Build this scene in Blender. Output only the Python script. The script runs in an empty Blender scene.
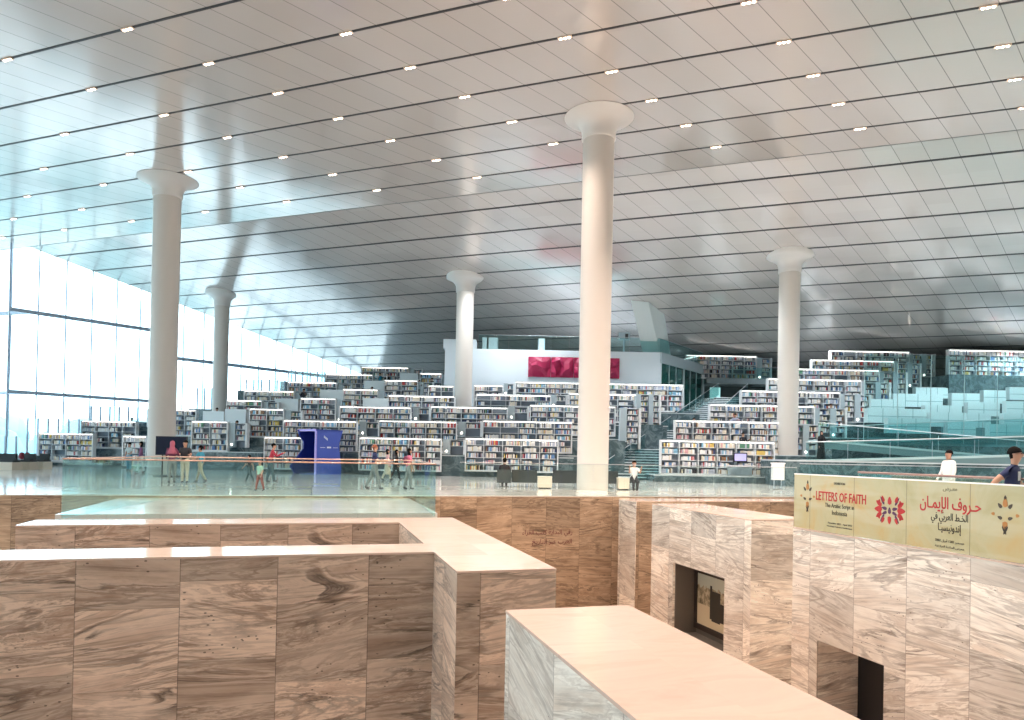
import bpy, bmesh, math, random
import numpy as np
from mathutils import Vector, Matrix
random.seed(7)
S = bpy.context.scene
COL = S.collection
PI = math.pi
# ------------------------------------------------------------ camera model
FPX, CY, PIT, ROL, PHI, TH = 709.2, 445.07, .01055, .0199, .2745, .3566
CH = 1.6
F_ = Vector((0, math.cos(PIT), math.sin(PIT))); u_ = Vector((0, -math.sin(PIT), math.cos(PIT))); x_ = Vector((1, 0, 0))
X_ = math.cos(ROL) * x_ + math.sin(ROL) * u_; U_ = -math.sin(ROL) * x_ + math.cos(ROL) * u_
C_ = Vector((0, 0, CH))
def ray(px, py): return F_ + X_ * ((px - 512) / FPX) - U_ * ((py - CY) / FPX)
def onz(px, py, z=0.0):
    d = ray(px, py); return C_ + d * ((z - CH) / d.z)
def ony(px, py, Y):
    d = ray(px, py); return C_ + d * (Y / d.y)
D1 = Vector((-math.sin(PHI), math.cos(PHI), 0)); D2 = Vector((math.cos(PHI), math.sin(PHI), 0))
def ona(px, py, a):
    d = ray(px, py); return C_ + d * (a / d.dot(D2))
def onb(px, py, b):
    d = ray(px, py); return C_ + d * (b / d.dot(D1))
def G(a, b, z=0.0): return D2 * a + D1 * b + Vector((0, 0, z))
NV = Vector((math.sin(TH), math.cos(TH), 0)); LV = Vector((math.cos(TH), -math.sin(TH), 0))

cam = bpy.data.cameras.new('camera'); co = bpy.data.objects.new('camera', cam); COL.objects.link(co)
M = Matrix.Identity(4)
for i in range(3):
    M[i][0] = X_[i]; M[i][1] = U_[i]; M[i][2] = -F_[i]; M[i][3] = C_[i]
co.matrix_world = M
cam.sensor_width = 36; cam.sensor_fit = 'HORIZONTAL'; cam.lens = FPX / 1024 * 36
cam.shift_y = (CY - 360) / 1024
cam.clip_end = 800; cam.clip_start = .1
S.camera = co
S.view_settings.view_transform = 'Standard'; S.view_settings.look = 'None'
S.view_settings.gamma = 1; S.view_settings.use_curve_mapping = False
S.view_settings.exposure = 1.2
S.cycles.use_denoising = True
S.cycles.max_bounces = 8; S.cycles.diffuse_bounces = 4; S.cycles.glossy_bounces = 4; S.cycles.transparent_max_bounces = 24
S.cycles.caustics_reflective = False; S.cycles.caustics_refractive = False
S.cycles.sample_clamp_indirect = 6
# overcast desert sky, bright in every direction
W = bpy.data.worlds.new('sky'); S.world = W; W.use_nodes = True
wn = W.node_tree.nodes; wl = W.node_tree.links
bg = wn['Background']
tc = wn.new('ShaderNodeTexCoord'); sp = wn.new('ShaderNodeSeparateXYZ'); wl.new(tc.outputs['Generated'], sp.inputs[0])
rp = wn.new('ShaderNodeValToRGB'); wl.new(sp.outputs['Z'], rp.inputs[0])
rp.color_ramp.elements[0].position = 0.0; rp.color_ramp.elements[0].color = (.60, .85, .95, 1)
rp.color_ramp.elements[1].position = .25; rp.color_ramp.elements[1].color = (.68, .88, 1, 1)
wl.new(rp.outputs[0], bg.inputs[0]); bg.inputs[1].default_value = 2.3
sun = bpy.data.lights.new('sun', 'SUN'); sun.energy = .0; 

# ------------------------------------------------------------ materials
MATS = {}
def mat(name, col, rough=.6, metal=0., emit=None, es=0., alpha=None, spec=.5, coat=0.):
    if name in MATS: return MATS[name]
    m = bpy.data.materials.new(name); m.use_nodes = True
    b = m.node_tree.nodes['Principled BSDF']
    b.inputs['Base Color'].default_value = (*col, 1); b.inputs['Roughness'].default_value = rough
    b.inputs['Metallic'].default_value = metal; b.inputs['Specular IOR Level'].default_value = spec
    b.inputs['Coat Weight'].default_value = coat; b.inputs['Coat Roughness'].default_value = .08
    if emit: b.inputs['Emission Color'].default_value = (*emit, 1); b.inputs['Emission Strength'].default_value = es
    MATS[name] = m; return m
class NT:
    def __init__(s, name):
        s.m = bpy.data.materials.new(name); s.m.use_nodes = True; s.t = s.m.node_tree; s.b = s.t.nodes['Principled BSDF']; MATS[name] = s.m
    def n(s, typ, **k):
        o = s.t.nodes.new(typ)
        for a, v in k.items(): setattr(o, a, v)
        return o
    def l(s, a, b): s.t.links.new(a, b)
    def put(s, v, sock):
        if v is None: return
        if hasattr(v, 'is_linked') or isinstance(v, bpy.types.NodeSocket): s.l(v, sock)
        else: sock.default_value = v
    def math(s, op, a, b=None, c=None):
        o = s.n('ShaderNodeMath', operation=op)
        for i, v in enumerate((a, b, c)):
            if v is not None: s.put(v, o.inputs[i])
        return o.outputs[0]
    def vec(s, x, y, z):
        o = s.n('ShaderNodeCombineXYZ')
        for i, v in enumerate((x, y, z)): s.put(v, o.inputs[i])
        return o.outputs[0]
    def sep(s, v):
        o = s.n('ShaderNodeSeparateXYZ'); s.l(v, o.inputs[0]); return o.outputs
    def noise(s, v, scale, det=4, rough=.55, dist=0., dim='3D'):
        o = s.n('ShaderNodeTexNoise', noise_dimensions=dim); s.l(v, o.inputs['Vector'])
        o.inputs['Scale'].default_value = scale; o.inputs['Detail'].default_value = det
        o.inputs['Roughness'].default_value = rough; o.inputs['Distortion'].default_value = dist; return o.outputs[0]
    def white(s, v):
        o = s.n('ShaderNodeTexWhiteNoise', noise_dimensions='3D'); s.l(v, o.inputs['Vector']); return o
    def ramp(s, f, pts, interp='LINEAR'):
        o = s.n('ShaderNodeValToRGB'); s.l(f, o.inputs[0]); e = o.color_ramp.elements; o.color_ramp.interpolation = interp
        while len(e) < len(pts): e.new(.5)
        for i, (p, c) in enumerate(pts): e[i].position = p; e[i].color = (*c, 1)
        return o.outputs[0]
    def mix(s, f, a, b, mode='MIX'):
        o = s.n('ShaderNodeMix', data_type='RGBA', blend_type=mode)
        s.put(f, o.inputs[0])
        for v, i in ((a, 6), (b, 7)):
            if isinstance(v, tuple): o.inputs[i].default_value = (*v, 1)
            else: s.l(v, o.inputs[i])
        return o.outputs[2]

def travertine(name, light, mid, dark, sat=1.0, rough=.45, pit=True, uoff=.88):
    k = NT(name); tcn = k.n('ShaderNodeTexCoord')
    x, y, z = k.sep(tcn.outputs['Object']); nx, ny, nz = k.sep(tcn.outputs['Normal'])
    side = k.math('GREATER_THAN', k.math('ABSOLUTE', nx), .5)
    u = k.math('ADD', k.math('MULTIPLY', y, side), k.math('MULTIPLY', x, k.math('SUBTRACT', 1.0, side)))
    un = k.math('DIVIDE', k.math('SUBTRACT', u, uoff), 1.34); cu = k.math('FLOOR', un); fu = k.math('FRACT', un)
    w1 = k.white(k.vec(cu, side, 3.0)).outputs['Value']
    vn = k.math('ADD', k.math('DIVIDE', z, 1.15), k.math('MULTIPLY', w1, .8)); cv = k.math('FLOOR', vn); fv = k.math('FRACT', vn)
    wc = k.white(k.vec(cu, cv, side)); r1, r2, r3 = k.sep(wc.outputs['Color'])
    slope = k.math('MULTIPLY', k.math('SUBTRACT', r1, .5), k.math('ADD', .3, k.math('MULTIPLY', side, .4)))
    v2 = k.math('ADD', z, k.math('MULTIPLY', u, slope))
    big = k.noise(k.vec(k.math('ADD', k.math('MULTIPLY', u, .38), k.math('MULTIPLY', r2, 30.)), k.math('ADD', k.math('MULTIPLY', v2, 1.9), k.math('MULTIPLY', r3, 30.)), side), 1.0, 7, .6, .7)
    fine = k.noise(k.vec(k.math('ADD', k.math('MULTIPLY', u, .6), k.math('MULTIPLY', r3, 20.)), k.math('ADD', k.math('MULTIPLY', v2, 13.), k.math('MULTIPLY', r2, 9.)), side), 1.0, 6, .68, .9)
    c = k.ramp(big, [(.28, mid), (.40, tuple(.5 * (a + b) for a, b in zip(mid, light))), (.47, light), (.50, tuple(a * .8 for a in mid)), (.53, light), (.62, mid), (.66, tuple(.3 * a + .7 * b for a, b in zip(mid, light))), (.8, mid)])
    vein = k.ramp(k.math('ABSOLUTE', k.math('SUBTRACT', big, .475)), [(0, (1, 1, 1)), (.010, (.7, .7, .7)), (.026, (0, 0, 0))])
    vein2 = k.ramp(k.math('ABSOLUTE', k.math('SUBTRACT', big, .56)), [(0, (1, 1, 1)), (.006, (.6, .6, .6)), (.015, (0, 0, 0))])
    veinf = k.ramp(fine, [(.34, (1, 1, 1)), (.43, (.5, .5, .5)), (.52, (0, 0, 0))])
    c = k.mix(k.math('MULTIPLY', k.sep(veinf)[0], .9), c, tuple(a * .55 for a in mid))
    gate = k.ramp(k.noise(k.vec(u, v2, r1), .8, 2), [(.45, (0, 0, 0)), (.6, (1, 1, 1))])
    c = k.mix(k.math('MULTIPLY', k.math('MULTIPLY', k.sep(vein)[0], k.sep(gate)[0]), .85), c, dark)
    c = k.mix(k.math('MULTIPLY', k.sep(vein2)[0], .6), c, tuple(.5 * (a + b) for a, b in zip(dark, mid)))
    pale = k.ramp(k.noise(k.vec(k.math('MULTIPLY', u, .8), k.math('MULTIPLY', v2, 2.2), k.math('MULTIPLY', r1, 9.)), 1.0, 4, .5, .4), [(.46, (0, 0, 0)), (.66, (1, 1, 1))])
    c = k.mix(k.math('MULTIPLY', k.sep(pale)[0], .5), c, tuple(min(1, a * 1.15) for a in light))
    # small dark pores
    vo = k.n('ShaderNodeTexVoronoi'); k.l(k.vec(k.math('MULTIPLY', u, 5.), k.math('MULTIPLY', z, 9.), side), vo.inputs['Vector']); vo.inputs['Scale'].default_value = 1.6
    pore = k.math('MULTIPLY', k.math('LESS_THAN', vo.outputs['Distance'], .16), k.math('GREATER_THAN', k.noise(k.vec(u, z, r2), 1.2, 2), .58))
    c = k.mix(k.math('MULTIPLY', pore, .75), c, dark)
    # tone per slab
    tone = k.math('ADD', .68, k.math('MULTIPLY', r2, .52))
    hv = k.n('ShaderNodeHueSaturation'); k.l(tone, hv.inputs['Value']); hv.inputs['Saturation'].default_value = sat; k.l(c, hv.inputs['Color'])
    seam = k.math('MAXIMUM', k.math('LESS_THAN', fu, .009), k.math('LESS_THAN', fv, .005))
    c = k.mix(k.math('MULTIPLY', seam, .55), hv.outputs[0], dark)
    k.l(c, k.b.inputs['Base Color']); k.b.inputs['Roughness'].default_value = rough
    return k.m
TRAV = travertine('travertine', (.76, .60, .48), (.46, .31, .225), (.07, .042, .03), rough=.4)
TRAVLIT = travertine('travertine_lit', (.88, .83, .75), (.64, .55, .46), (.16, .12, .095), rough=.45, uoff=.1)  # lit copy of the stone, window light painted in as paler tones
TRAVB = travertine('travertine_brown', (.50, .37, .26), (.30, .20, .13), (.06, .038, .026), rough=.4, uoff=.47)
def coping_mat():
    k = NT('coping_marble'); tcn = k.n('ShaderNodeTexCoord'); v = tcn.outputs['Object']
    x, y, z = k.sep(v)
    cu = k.math('FLOOR', k.math('DIVIDE', x, 1.34)); cv = k.math('FLOOR', k.math('DIVIDE', y, 1.34))
    r = k.white(k.vec(cu, cv, 1.)).outputs['Value']
    n = k.noise(k.vec(k.math('MULTIPLY', x, .6), k.math('MULTIPLY', y, 2.), r), 1.5, 5, .6, 1.)
    c = k.ramp(n, [(.3, (.70, .53, .44)), (.5, (.78, .60, .50)), (.7, (.74, .56, .47))])
    hv = k.n('ShaderNodeHueSaturation'); k.l(k.math('ADD', .95, k.math('MULTIPLY', r, .1)), hv.inputs['Value']); k.l(c, hv.inputs['Color'])
    k.l(hv.outputs[0], k.b.inputs['Base Color']); k.b.inputs['Roughness'].default_value = .1
    return k.m
COPING = coping_mat()
def floor_mat():
    k = NT('polished_floor'); tcn = k.n('ShaderNodeTexCoord'); x, y, z = k.sep(tcn.outputs['Object'])
    ax = k.math('DIVIDE', x, 1.2); ay = k.math('DIVIDE', y, 1.2)
    r = k.white(k.vec(k.math('FLOOR', ax), k.math('FLOOR', ay), 0.)).outputs['Value']
    seam = k.math('MAXIMUM', k.math('LESS_THAN', k.math('FRACT', ax), .015), k.math('LESS_THAN', k.math('FRACT', ay), .015))
    c = k.ramp(r, [(0, (.76, .76, .73)), (1, (.84, .84, .81))])
    c = k.mix(k.math('MULTIPLY', seam, .25), c, (.3, .3, .3))
    k.l(c, k.b.inputs['Base Color']); k.b.inputs['Roughness'].default_value = .09; k.b.inputs['Specular IOR Level'].default_value = .8
    return k.m
FLOOR = floor_mat()
def terrace_mat():
    k = NT('terrace_marble'); tcn = k.n('ShaderNodeTexCoord'); v = tcn.outputs['Object']
    n = k.noise(v, .9, 7, .65, 1.5)
    c = k.ramp(n, [(.3, (.045, .075, .085)), (.48, (.08, .125, .14)), (.55, (.17, .23, .25)), (.6, (.09, .13, .15)), (.8, (.06, .10, .115))])
    k.l(c, k.b.inputs['Base Color']); k.b.inputs['Roughness'].default_value = .25
    return k.m
TERR = terrace_mat()
TREAD = mat('terrace_tread', (.55, .60, .62), .25)
def ceil_mat():
    k = NT('ceiling_panels'); tcn = k.n('ShaderNodeTexCoord'); x, y, z = k.sep(tcn.outputs['Object'])
    w = k.math('DIVIDE', k.math('SUBTRACT', x, k.math('MULTIPLY', y, .4317)), 1.3)
    f = k.math('FRACT', w); seam = k.math('LESS_THAN', f, .022)
    r = k.white(k.vec(k.math('FLOOR', w), k.math('FLOOR', k.math('DIVIDE', k.math('SUBTRACT', y, 19.3), 2.82)), 0.)).outputs['Value']
    c = k.ramp(r, [(0, (.655, .615, .59)), (1, (.69, .65, .625))])
    c = k.mix(k.math('MULTIPLY', seam, .65), c, (.08, .08, .09))
    k.l(c, k.b.inputs['Base Color']); k.b.inputs['Metallic'].default_value = .4; 
    k.l(k.math('ADD', .15, k.math('MULTIPLY', r, .03)), k.b.inputs['Roughness'])
    return k.m
CEIL = ceil_mat()
def glass_mat(name, tint, refl=.10, rough=.0):
    m = bpy.data.materials.new(name); m.use_nodes = True; t = m.node_tree; t.nodes.clear()
    o = t.nodes.new('ShaderNodeOutputMaterial'); a = t.nodes.new('ShaderNodeBsdfTransparent'); a.inputs[0].default_value = (*tint, 1)
    g = t.nodes.new('ShaderNodeBsdfGlossy'); g.inputs['Roughness'].default_value = rough; g.inputs[0].default_value = (.9, 1, 1, 1)
    mx = t.nodes.new('ShaderNodeMixShader'); lw = t.nodes.new('ShaderNodeLayerWeight'); lw.inputs[0].default_value = .35
    mm = t.nodes.new('ShaderNodeMath'); mm.operation = 'MULTIPLY_ADD'; t.links.new(lw.outputs['Fresnel'], mm.inputs[0]); mm.inputs[1].default_value = .35; mm.inputs[2].default_value = refl
    t.links.new(mm.outputs[0], mx.inputs[0]); t.links.new(a.outputs[0], mx.inputs[1]); t.links.new(g.outputs[0], mx.inputs[2]); t.links.new(mx.outputs[0], o.inputs[0])
    MATS[name] = m; return m
GLASS = glass_mat('balustrade_glass', (.90, .97, .965), .01)
GLASSW = glass_mat('window_glass', (.97, .99, 1.0), .0)
GLASST = glass_mat('teal_glass', (.78, .93, .94), .03)
GLASSD = glass_mat('dark_green_glass', (.20, .42, .40), .10)
WHITE = mat('white_metal', (.78, .79, .80), .4)
SHELFM = mat('shelf_white', (.74, .77, .80), .45)
PANELG = mat('panel_grey', (.42, .50, .54), .5)
BACKM = mat("shelf_back_shaded", (.22, .26, .31), .7)  # darkened to paint the shadows between shelves and books
DARK = mat('dark_slot', (.02, .02, .025), .5)
BLACK = mat('black', (.012, .012, .015), .5)
CONC = mat('column_concrete', (.62, .58, .54), .6)
RAIL = mat('copper_rail', (.62, .42, .34), .3, .6)
STEEL = mat('steel', (.45, .47, .50), .35, .8)
MULL = mat('mullion_blue_grey', (.36, .43, .54), .4, .1)
LEDW = mat('led_strip', (1, .95, .9), .5, emit=(1, .93, .86), es=3.)
LAMP = mat('lamp_glow', (1, .9, .8), .5, emit=(1, .86, .72), es=9.)

# ------------------------------------------------------------ mesh builder
class MB:
    def __init__(s): s.v = []; s.f = []; s.m = []; s.cur = 0; s.sm = []; s.smooth = False
    def add(s, vs, fs):
        o = len(s.v); s.v += [tuple(v) for v in vs]
        for f in fs: s.f.append(tuple(i + o for i in f)); s.m.append(s.cur); s.sm.append(s.smooth)
        return s
    def box(s, x0, x1, y0, y1, z0, z1, T=None):
        vs = [Vector(p) for p in ((x0, y0, z0), (x1, y0, z0), (x1, y1, z0), (x0, y1, z0), (x0, y0, z1), (x1, y0, z1), (x1, y1, z1), (x0, y1, z1))]
        if T is not None: vs = [T @ v for v in vs]
        return s.add(vs, [(0, 3, 2, 1), (4, 5, 6, 7), (0, 1, 5, 4), (1, 2, 6, 5), (2, 3, 7, 6), (3, 0, 4, 7)])
    def prism(s, pts, z0, z1, T=None):   # polygon in xy, counter-clockwise
        n = len(pts); vs = [Vector((p[0], p[1], z0)) for p in pts] + [Vector((p[0], p[1], z1)) for p in pts]
        if T is not None: vs = [T @ v for v in vs]
        return s.add(vs, [tuple(range(n - 1, -1, -1)), tuple(range(n, 2 * n))] + [(i, (i + 1) % n, (i + 1) % n + n, i + n) for i in range(n)])
    def tube(s, a, b, r, n=8, r2=None):
        a = Vector(a); b = Vector(b); d = (b - a).normalized(); q = d.orthogonal().normalized(); w = d.cross(q); r2 = r if r2 is None else r2
        vs = [a + (q * math.cos(2 * PI * i / n) + w * math.sin(2 * PI * i / n)) * r for i in range(n)] + [b + (q * math.cos(2 * PI * i / n) + w * math.sin(2 * PI * i / n)) * r2 for i in range(n)]
        sm = s.smooth; s.smooth = True
        s.add(vs, [(i, (i + 1) % n, (i + 1) % n + n, i + n) for i in range(n)]); s.smooth = False
        s.add(vs, [tuple(range(n - 1, -1, -1)), tuple(range(n, 2 * n))]); s.smooth = sm; return s
    def lathe(s, prof, n=32, c=(0, 0, 0), sx=1, sy=1):
        sm = s.smooth; s.smooth = True; vs = []
        for r, z in prof:
            vs += [(c[0] + r * sx * math.cos(2 * PI * i / n), c[1] + r * sy * math.sin(2 * PI * i / n), c[2] + z) for i in range(n)]
        fs = []
        for k in range(len(prof) - 1):
            fs += [(k * n + i, k * n + (i + 1) % n, (k + 1) * n + (i + 1) % n, (k + 1) * n + i) for i in range(n)]
        s.add(vs, fs); s.smooth = sm; return s
    def ball(s, c, r, n=12, sx=1, sy=1, sz=1, a0=-PI / 2, a1=PI / 2):
        m = max(4, n // 2); return s.lathe([(r * math.cos(a0 + (a1 - a0) * i / m), r * sz * math.sin(a0 + (a1 - a0) * i / m)) for i in range(m + 1)], n, c, sx, sy)
    def mesh(s, name, mats):
        me = bpy.data.meshes.new(name); me.from_pydata(s.v, [], s.f)
        for m in (mats if isinstance(mats, (list, tuple)) else [mats]): me.materials.append(m)
        me.polygons.foreach_set('material_index', s.m); me.polygons.foreach_set('use_smooth', s.sm); me.update(); return me
    def build(s, name, mats, parent=None, **k):
        o = bpy.data.objects.new(name, s.mesh(name, mats)); COL.objects.link(o)
        if parent is not None: o.parent = parent
        for a, v in k.items(): o[a] = v
        return o
def mesh_obj(name, me, parent=None, loc=None):
    o = bpy.data.objects.new(name, me); COL.objects.link(o)
    if parent is not None: o.parent = parent
    if loc is not None: o.location = loc
    return o
def thing(name, label, cat, loc=(0, 0, 0), rz=0., group=None):
    o = bpy.data.objects.new(name, None); COL.objects.link(o); o.empty_display_size = .2
    o.location = loc; o.rotation_euler = (0, 0, rz); o['label'] = label; o['category'] = cat; o['kind'] = 'thing'
    if group: o['group'] = group
    return o
def tag(o, label, cat, group=None):
    o['label'] = label; o['category'] = cat; o['kind'] = 'thing'
    if group: o['group'] = group
    return o
def struct(o, gridframe=False):
    o['kind'] = 'structure'
    if gridframe: o.rotation_euler = (0, 0, PHI)
    return o
def copy_tree(o, parent=None):
    c = o.copy(); COL.objects.link(c); c.parent = parent
    for ch in list(o.children): copy_tree(ch, c)
    return c

# ------------------------------------------------------------ room: floors
PZ = -6.0
struct(MB().box(-40, 60, -25, 30, PZ - .3, PZ).build('floor_pit', TRAV), True)
fm = MB()
fm.box(-90, 110, 25.3, 110, -.03, 0)             # the reading-room floor beyond the pit
fm.box(19.6, 110, 14.1, 25.3, -.03, 0); fm.box(11.15, 110, -25, 14.1, -.03, 0)
fm.box(-40, 1.2, -25, -1.2, -.35, 0)
struct(fm.build('floor', FLOOR), True)
struct(MB().box(-60, 60, 25.3, 25.6, PZ, -.03).build('wall_pit_back', TRAVB), True)
# lower landing inside the glass
pl = onz(55, 514.5, -.1); pr = onz(437, 512.8, -.1)
PB = pl.dot(D1); PA0 = pl.dot(D2); PA1 = pr.dot(D2)
struct(MB().box(PA0, PA1, PB, 25.3, -.3, -.1).build('floor_landing', FLOOR), True)
struct(MB().box(PA0 + .01, PA1 - .01, PB + .01, 25.3, PZ, -.3).build('wall_landing', TRAV), True)
def stone(name, boxes, m, cop=True, extra=None):
    b = MB()
    for (a0, a1, b0, b1, z0, z1) in boxes: b.box(a0, a1, b0, b1, z0, z1)
    o = struct(b.build(name, m), True)
    return o
def coping(parent, rects, z=0.0):
    b = MB()
    for a0, a1, b0, b1 in rects: b.box(a0 - .004, a1 + .004, b0 - .004, b1 + .004, z - .03, z)
    return b.build('coping', COPING, parent)
T = -.03
w = stone('wall_near', [(-14, 1.9, 11.17, 12.2, PZ, T), (-5.5, 1.9, 15.85, 16.9, PZ, T), (1.9, 3.3, 9.33, 16.9, PZ, T)], TRAV)
cb = MB(); pts = [(-14, 11.166), (1.896, 11.166), (1.896, 9.326), (3.304, 9.326), (3.304, 16.904), (-5.504, 16.904), (-5.504, 15.846), (1.896, 15.846), (1.896, 12.204), (-14, 12.204)]
cb.box(-14, 1.896, 11.166, 12.204, T, 0); cb.box(1.896, 3.304, 9.326, 16.904, T, 0); cb.box(-5.504, 1.896, 15.846, 16.904, T, 0); cb.build('coping', COPING, w)
w = stone('wall_front', [(1.93, 3.28, -6, 6.95, PZ, T)], TRAVLIT); coping(w, [(1.93, 3.28, -6, 6.95)])
# wall carrying the banner, with a doorway
w = stone('wall_right', [(10.8, 11.9, 13.24, 14.1, PZ, T), (10.8, 11.9, -25, 11.34, PZ, T), (10.8, 11.9, 11.34, 13.24, -2.4, T), (11.9, 12.6, 13.35, 14.1, PZ, -.04), (12.6, 19.6, 13.7, 14.1, PZ, -.04), (11.9, 12.6, -25, 11.34, PZ, -.04)], TRAVLIT)
coping(w, [(10.8, 11.15, -25, 14.1)])
MB().box(11.92, 12.0, 11.3, 13.3, PZ, -2.2).build('doorway_shade_panel', BLACK, w)  # black panel stands in for the shade deep in the doorway
# block with the picture window
w = stone('wall_block', [(10.9, 12.7, 15.87, 17.06, PZ, T), (10.9, 12.7, 19.93, 21.4, PZ, T), (10.9, 12.7, 17.06, 19.93, -1.72, T), (10.9, 12.7, 17.06, 19.93, PZ, -3.95), (11.75, 12.7, 17.06, 19.93, -3.95, -1.72)], TRAVLIT)
coping(w, [(10.9, 12.7, 15.87, 21.4)])
MB().box(11.72, 11.75, 17.06, 19.93, -3.95, -1.72).box(10.98, 11.75, 19.90, 19.93, -3.95, -1.72).box(10.98, 11.75, 17.06, 19.9, -1.75, -1.72).box(10.98, 11.75, 17.06, 19.9, -3.95, -3.92).build('niche_lining', mat('niche_grey', (.16, .14, .12), .4), w)
w = stone('wall_far', [(11.08, 19.6, 22.95, 24.4, PZ, T - .03)], TRAVB); coping(w, [(11.08, 19.6, 22.95, 24.4)], -.03)
MB().box(11.06, 11.08, 22.95, 24.4, PZ, T - .03).build('lit_end_face', TRAVLIT, w)  # paler facing paints the window light on the left-facing end

# picture in the niche
p0 = Vector((11.62, 19.9, 0))
pic = thing('framed_picture', 'dark framed sepia picture hanging in the stone niche of the pale block', 'picture', G(11.70, 18.62, -2.8), PHI)
fr = MB()
for y0, y1, z0, z1 in ((-1.3, 1.3, .78, .95), (-1.3, 1.3, -.95, -.78), (-1.3, -1.13, -.78, .78), (1.13, 1.3, -.78, .78)): fr.box(-.06, 0, y0, y1, z0, z1)
fr.build('frame', mat('frame_dark', (.035, .025, .02), .4), pic)
def picture_mat():
    k = NT('sepia_photo'); x, y, z = k.sep(k.n('ShaderNodeTexCoord').outputs['Object'])
    n = k.noise(k.vec(0., k.math('MULTIPLY', y, 3.), k.math('MULTIPLY', z, 3.)), 2., 6, .7)
    sky = k.math('GREATER_THAN', z, k.math('ADD', .2, k.math('MULTIPLY', k.noise(k.vec(0., y, 0.), 6., 2), .4)))
    c = k.ramp(n, [(.35, (.10, .085, .05)), (.5, (.36, .30, .19)), (.6, (.55, .48, .33))])
    gr = k.math('LESS_THAN', z, -.15); c = k.mix(gr, c, (.60, .50, .33)); c = k.mix(sky, c, (.52, .55, .45))
    k.l(c, k.b.inputs['Base Color']); return k.m
MB().box(-.03, -.005, -1.13, 1.13, -.78, .78).build('print', picture_mat(), pic)
MB().box(-.036, -.03, -.15, .3, -.55, .35).box(-.036, -.03, .3, .4, -.5, .5).box(-.036, -.03, -.35, -.15, -.5, .05).build('dark_figure', mat('ink', (.03, .027, .02), .6), pic)

# ------------------------------------------------------------ ceiling
ZC, NF, KS = 17.0, 38.7, .2
fr_rot = -TH
cn = MB(); cn.box(-75, 75, -30, NF, ZC, ZC + .3)
c_near = cn.build('ceiling', CEIL); c_near['kind'] = 'structure'; c_near.rotation_euler = (0, 0, fr_rot)
P0 = Vector((-38.2, 55.6, 0)); WD = Vector((.6, .8, 0))
def ln(P): return P.dot(LV), P.dot(NV)
def zs(n): return ZC - KS * (n - NF)
a0 = ln(P0); t1 = 60.; a1 = ln(P0 + WD * 44)
nf2 = 76.0
tt = (nf2 - a0[1]) / WD.dot(NV); a1 = ln(P0 + WD * tt)
poly = [(a0[0], NF), (75, NF), (75, nf2), (a1[0], nf2)]
cs = MB(); vs = [(p[0], p[1], zs(p[1])) for p in poly] + [(p[0], p[1], zs(p[1]) + .3) for p in poly]
cs.add(vs, [(3, 2, 1, 0), (4, 5, 6, 7), (0, 1, 5, 4), (1, 2, 6, 5), (2, 3, 7, 6), (3, 0, 4, 7)])
c_far = cs.build('ceiling_slope', CEIL); c_far['kind'] = 'structure'; c_far.rotation_euler = (0, 0, fr_rot)
gr = MB()
for k in range(-4, 7): n = 19.35 + 2.82 * k; gr.box(-75, 75, n - .055, n + .055, ZC - .015, ZC)
gr.build('groove', DARK, c_near)
MB().box(-75, 75, NF - .03, NF + .03, ZC - .012, ZC).build('ridge_line', mat('seam_grey', (.12, .12, .13), .5), c_near)
gr = MB()
for k in range(13):
    n = 40.4 + 2.78 * k; l0 = a0[0] + (a1[0] - a0[0]) * (n - a0[1]) / (nf2 - a0[1])
    gr.add([(l0, n - .07, zs(n - .07) - .015), (75, n - .07, zs(n - .07) - .015), (75, n + .07, zs(n + .07) - .015), (l0, n + .07, zs(n + .07) - .015),
            (l0, n - .07, zs(n - .07) + .02), (75, n - .07, zs(n - .07) + .02), (75, n + .07, zs(n + .07) + .02), (l0, n + .07, zs(n + .07) + .02)],
           [(0, 3, 2, 1), (4, 5, 6, 7), (0, 1, 5, 4), (1, 2, 6, 5), (2, 3, 7, 6), (3, 0, 4, 7)])
gr.build('groove', DARK, c_far)
# downlights set in the grooves
dl_h = MB(); dl_h.box(-.27, .27, -.075, .075, -.05, -.012)
mh = dl_h.mesh('housing', mat('lamp_housing', (.8, .62, .5), .4))
dl_l = MB().lathe([(.0, -.075), (.045, -.07), (.05, -.05)], 10)
ml = dl_l.mesh('lamp', LAMP)
proto = None; spots = []
for k in range(0, 7):
    n = 19.35 + 2.82 * k; base = -22.7 + 1.13 * k
    for j in range(-8, 12):
        l = base + 6.45 * j
        P = LV * l + NV * n + Vector((0, 0, ZC - .002))
        sx = 512 + FPX * (P - C_).dot(X_) / (P - C_).dot(F_)
        if sx < -60 or sx > 1090: continue
        if proto is None:
            o = thing('downlight', 'recessed warm white three-lamp downlight in a ceiling groove', 'downlight', P, fr_rot, 'downlights in the ceiling grooves')
            mesh_obj('housing', mh, o)
            for q in (-.16, 0, .16): mesh_obj('lamp', ml, o, (q, 0, 0))
            proto = o
        else:
            o = copy_tree(proto); o.location = P
        spots.append((o, P))
for k in range(-4, 7):      # the light those lamps throw, two per groove over the pit
    for l in (-13., -2., 9.):
        P = LV * (l + 1.1 * k) + NV * (19.35 + 2.82 * k) + Vector((0, 0, ZC - .25))
        if min((P.xy - Vector(c)).length for c in ((3.63, 32.3), (-20.13, 41.), (18, 46.4))) < 3.6: continue
        L = bpy.data.lights.new('downlight_beam', 'SPOT'); L.energy = 820; L.color = (1, .79, .65); L.spot_size = 2.2; L.spot_blend = .6; L.shadow_soft_size = .12
        lo = bpy.data.objects.new('downlight_beam', L); COL.objects.link(lo); lo.location = P

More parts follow.
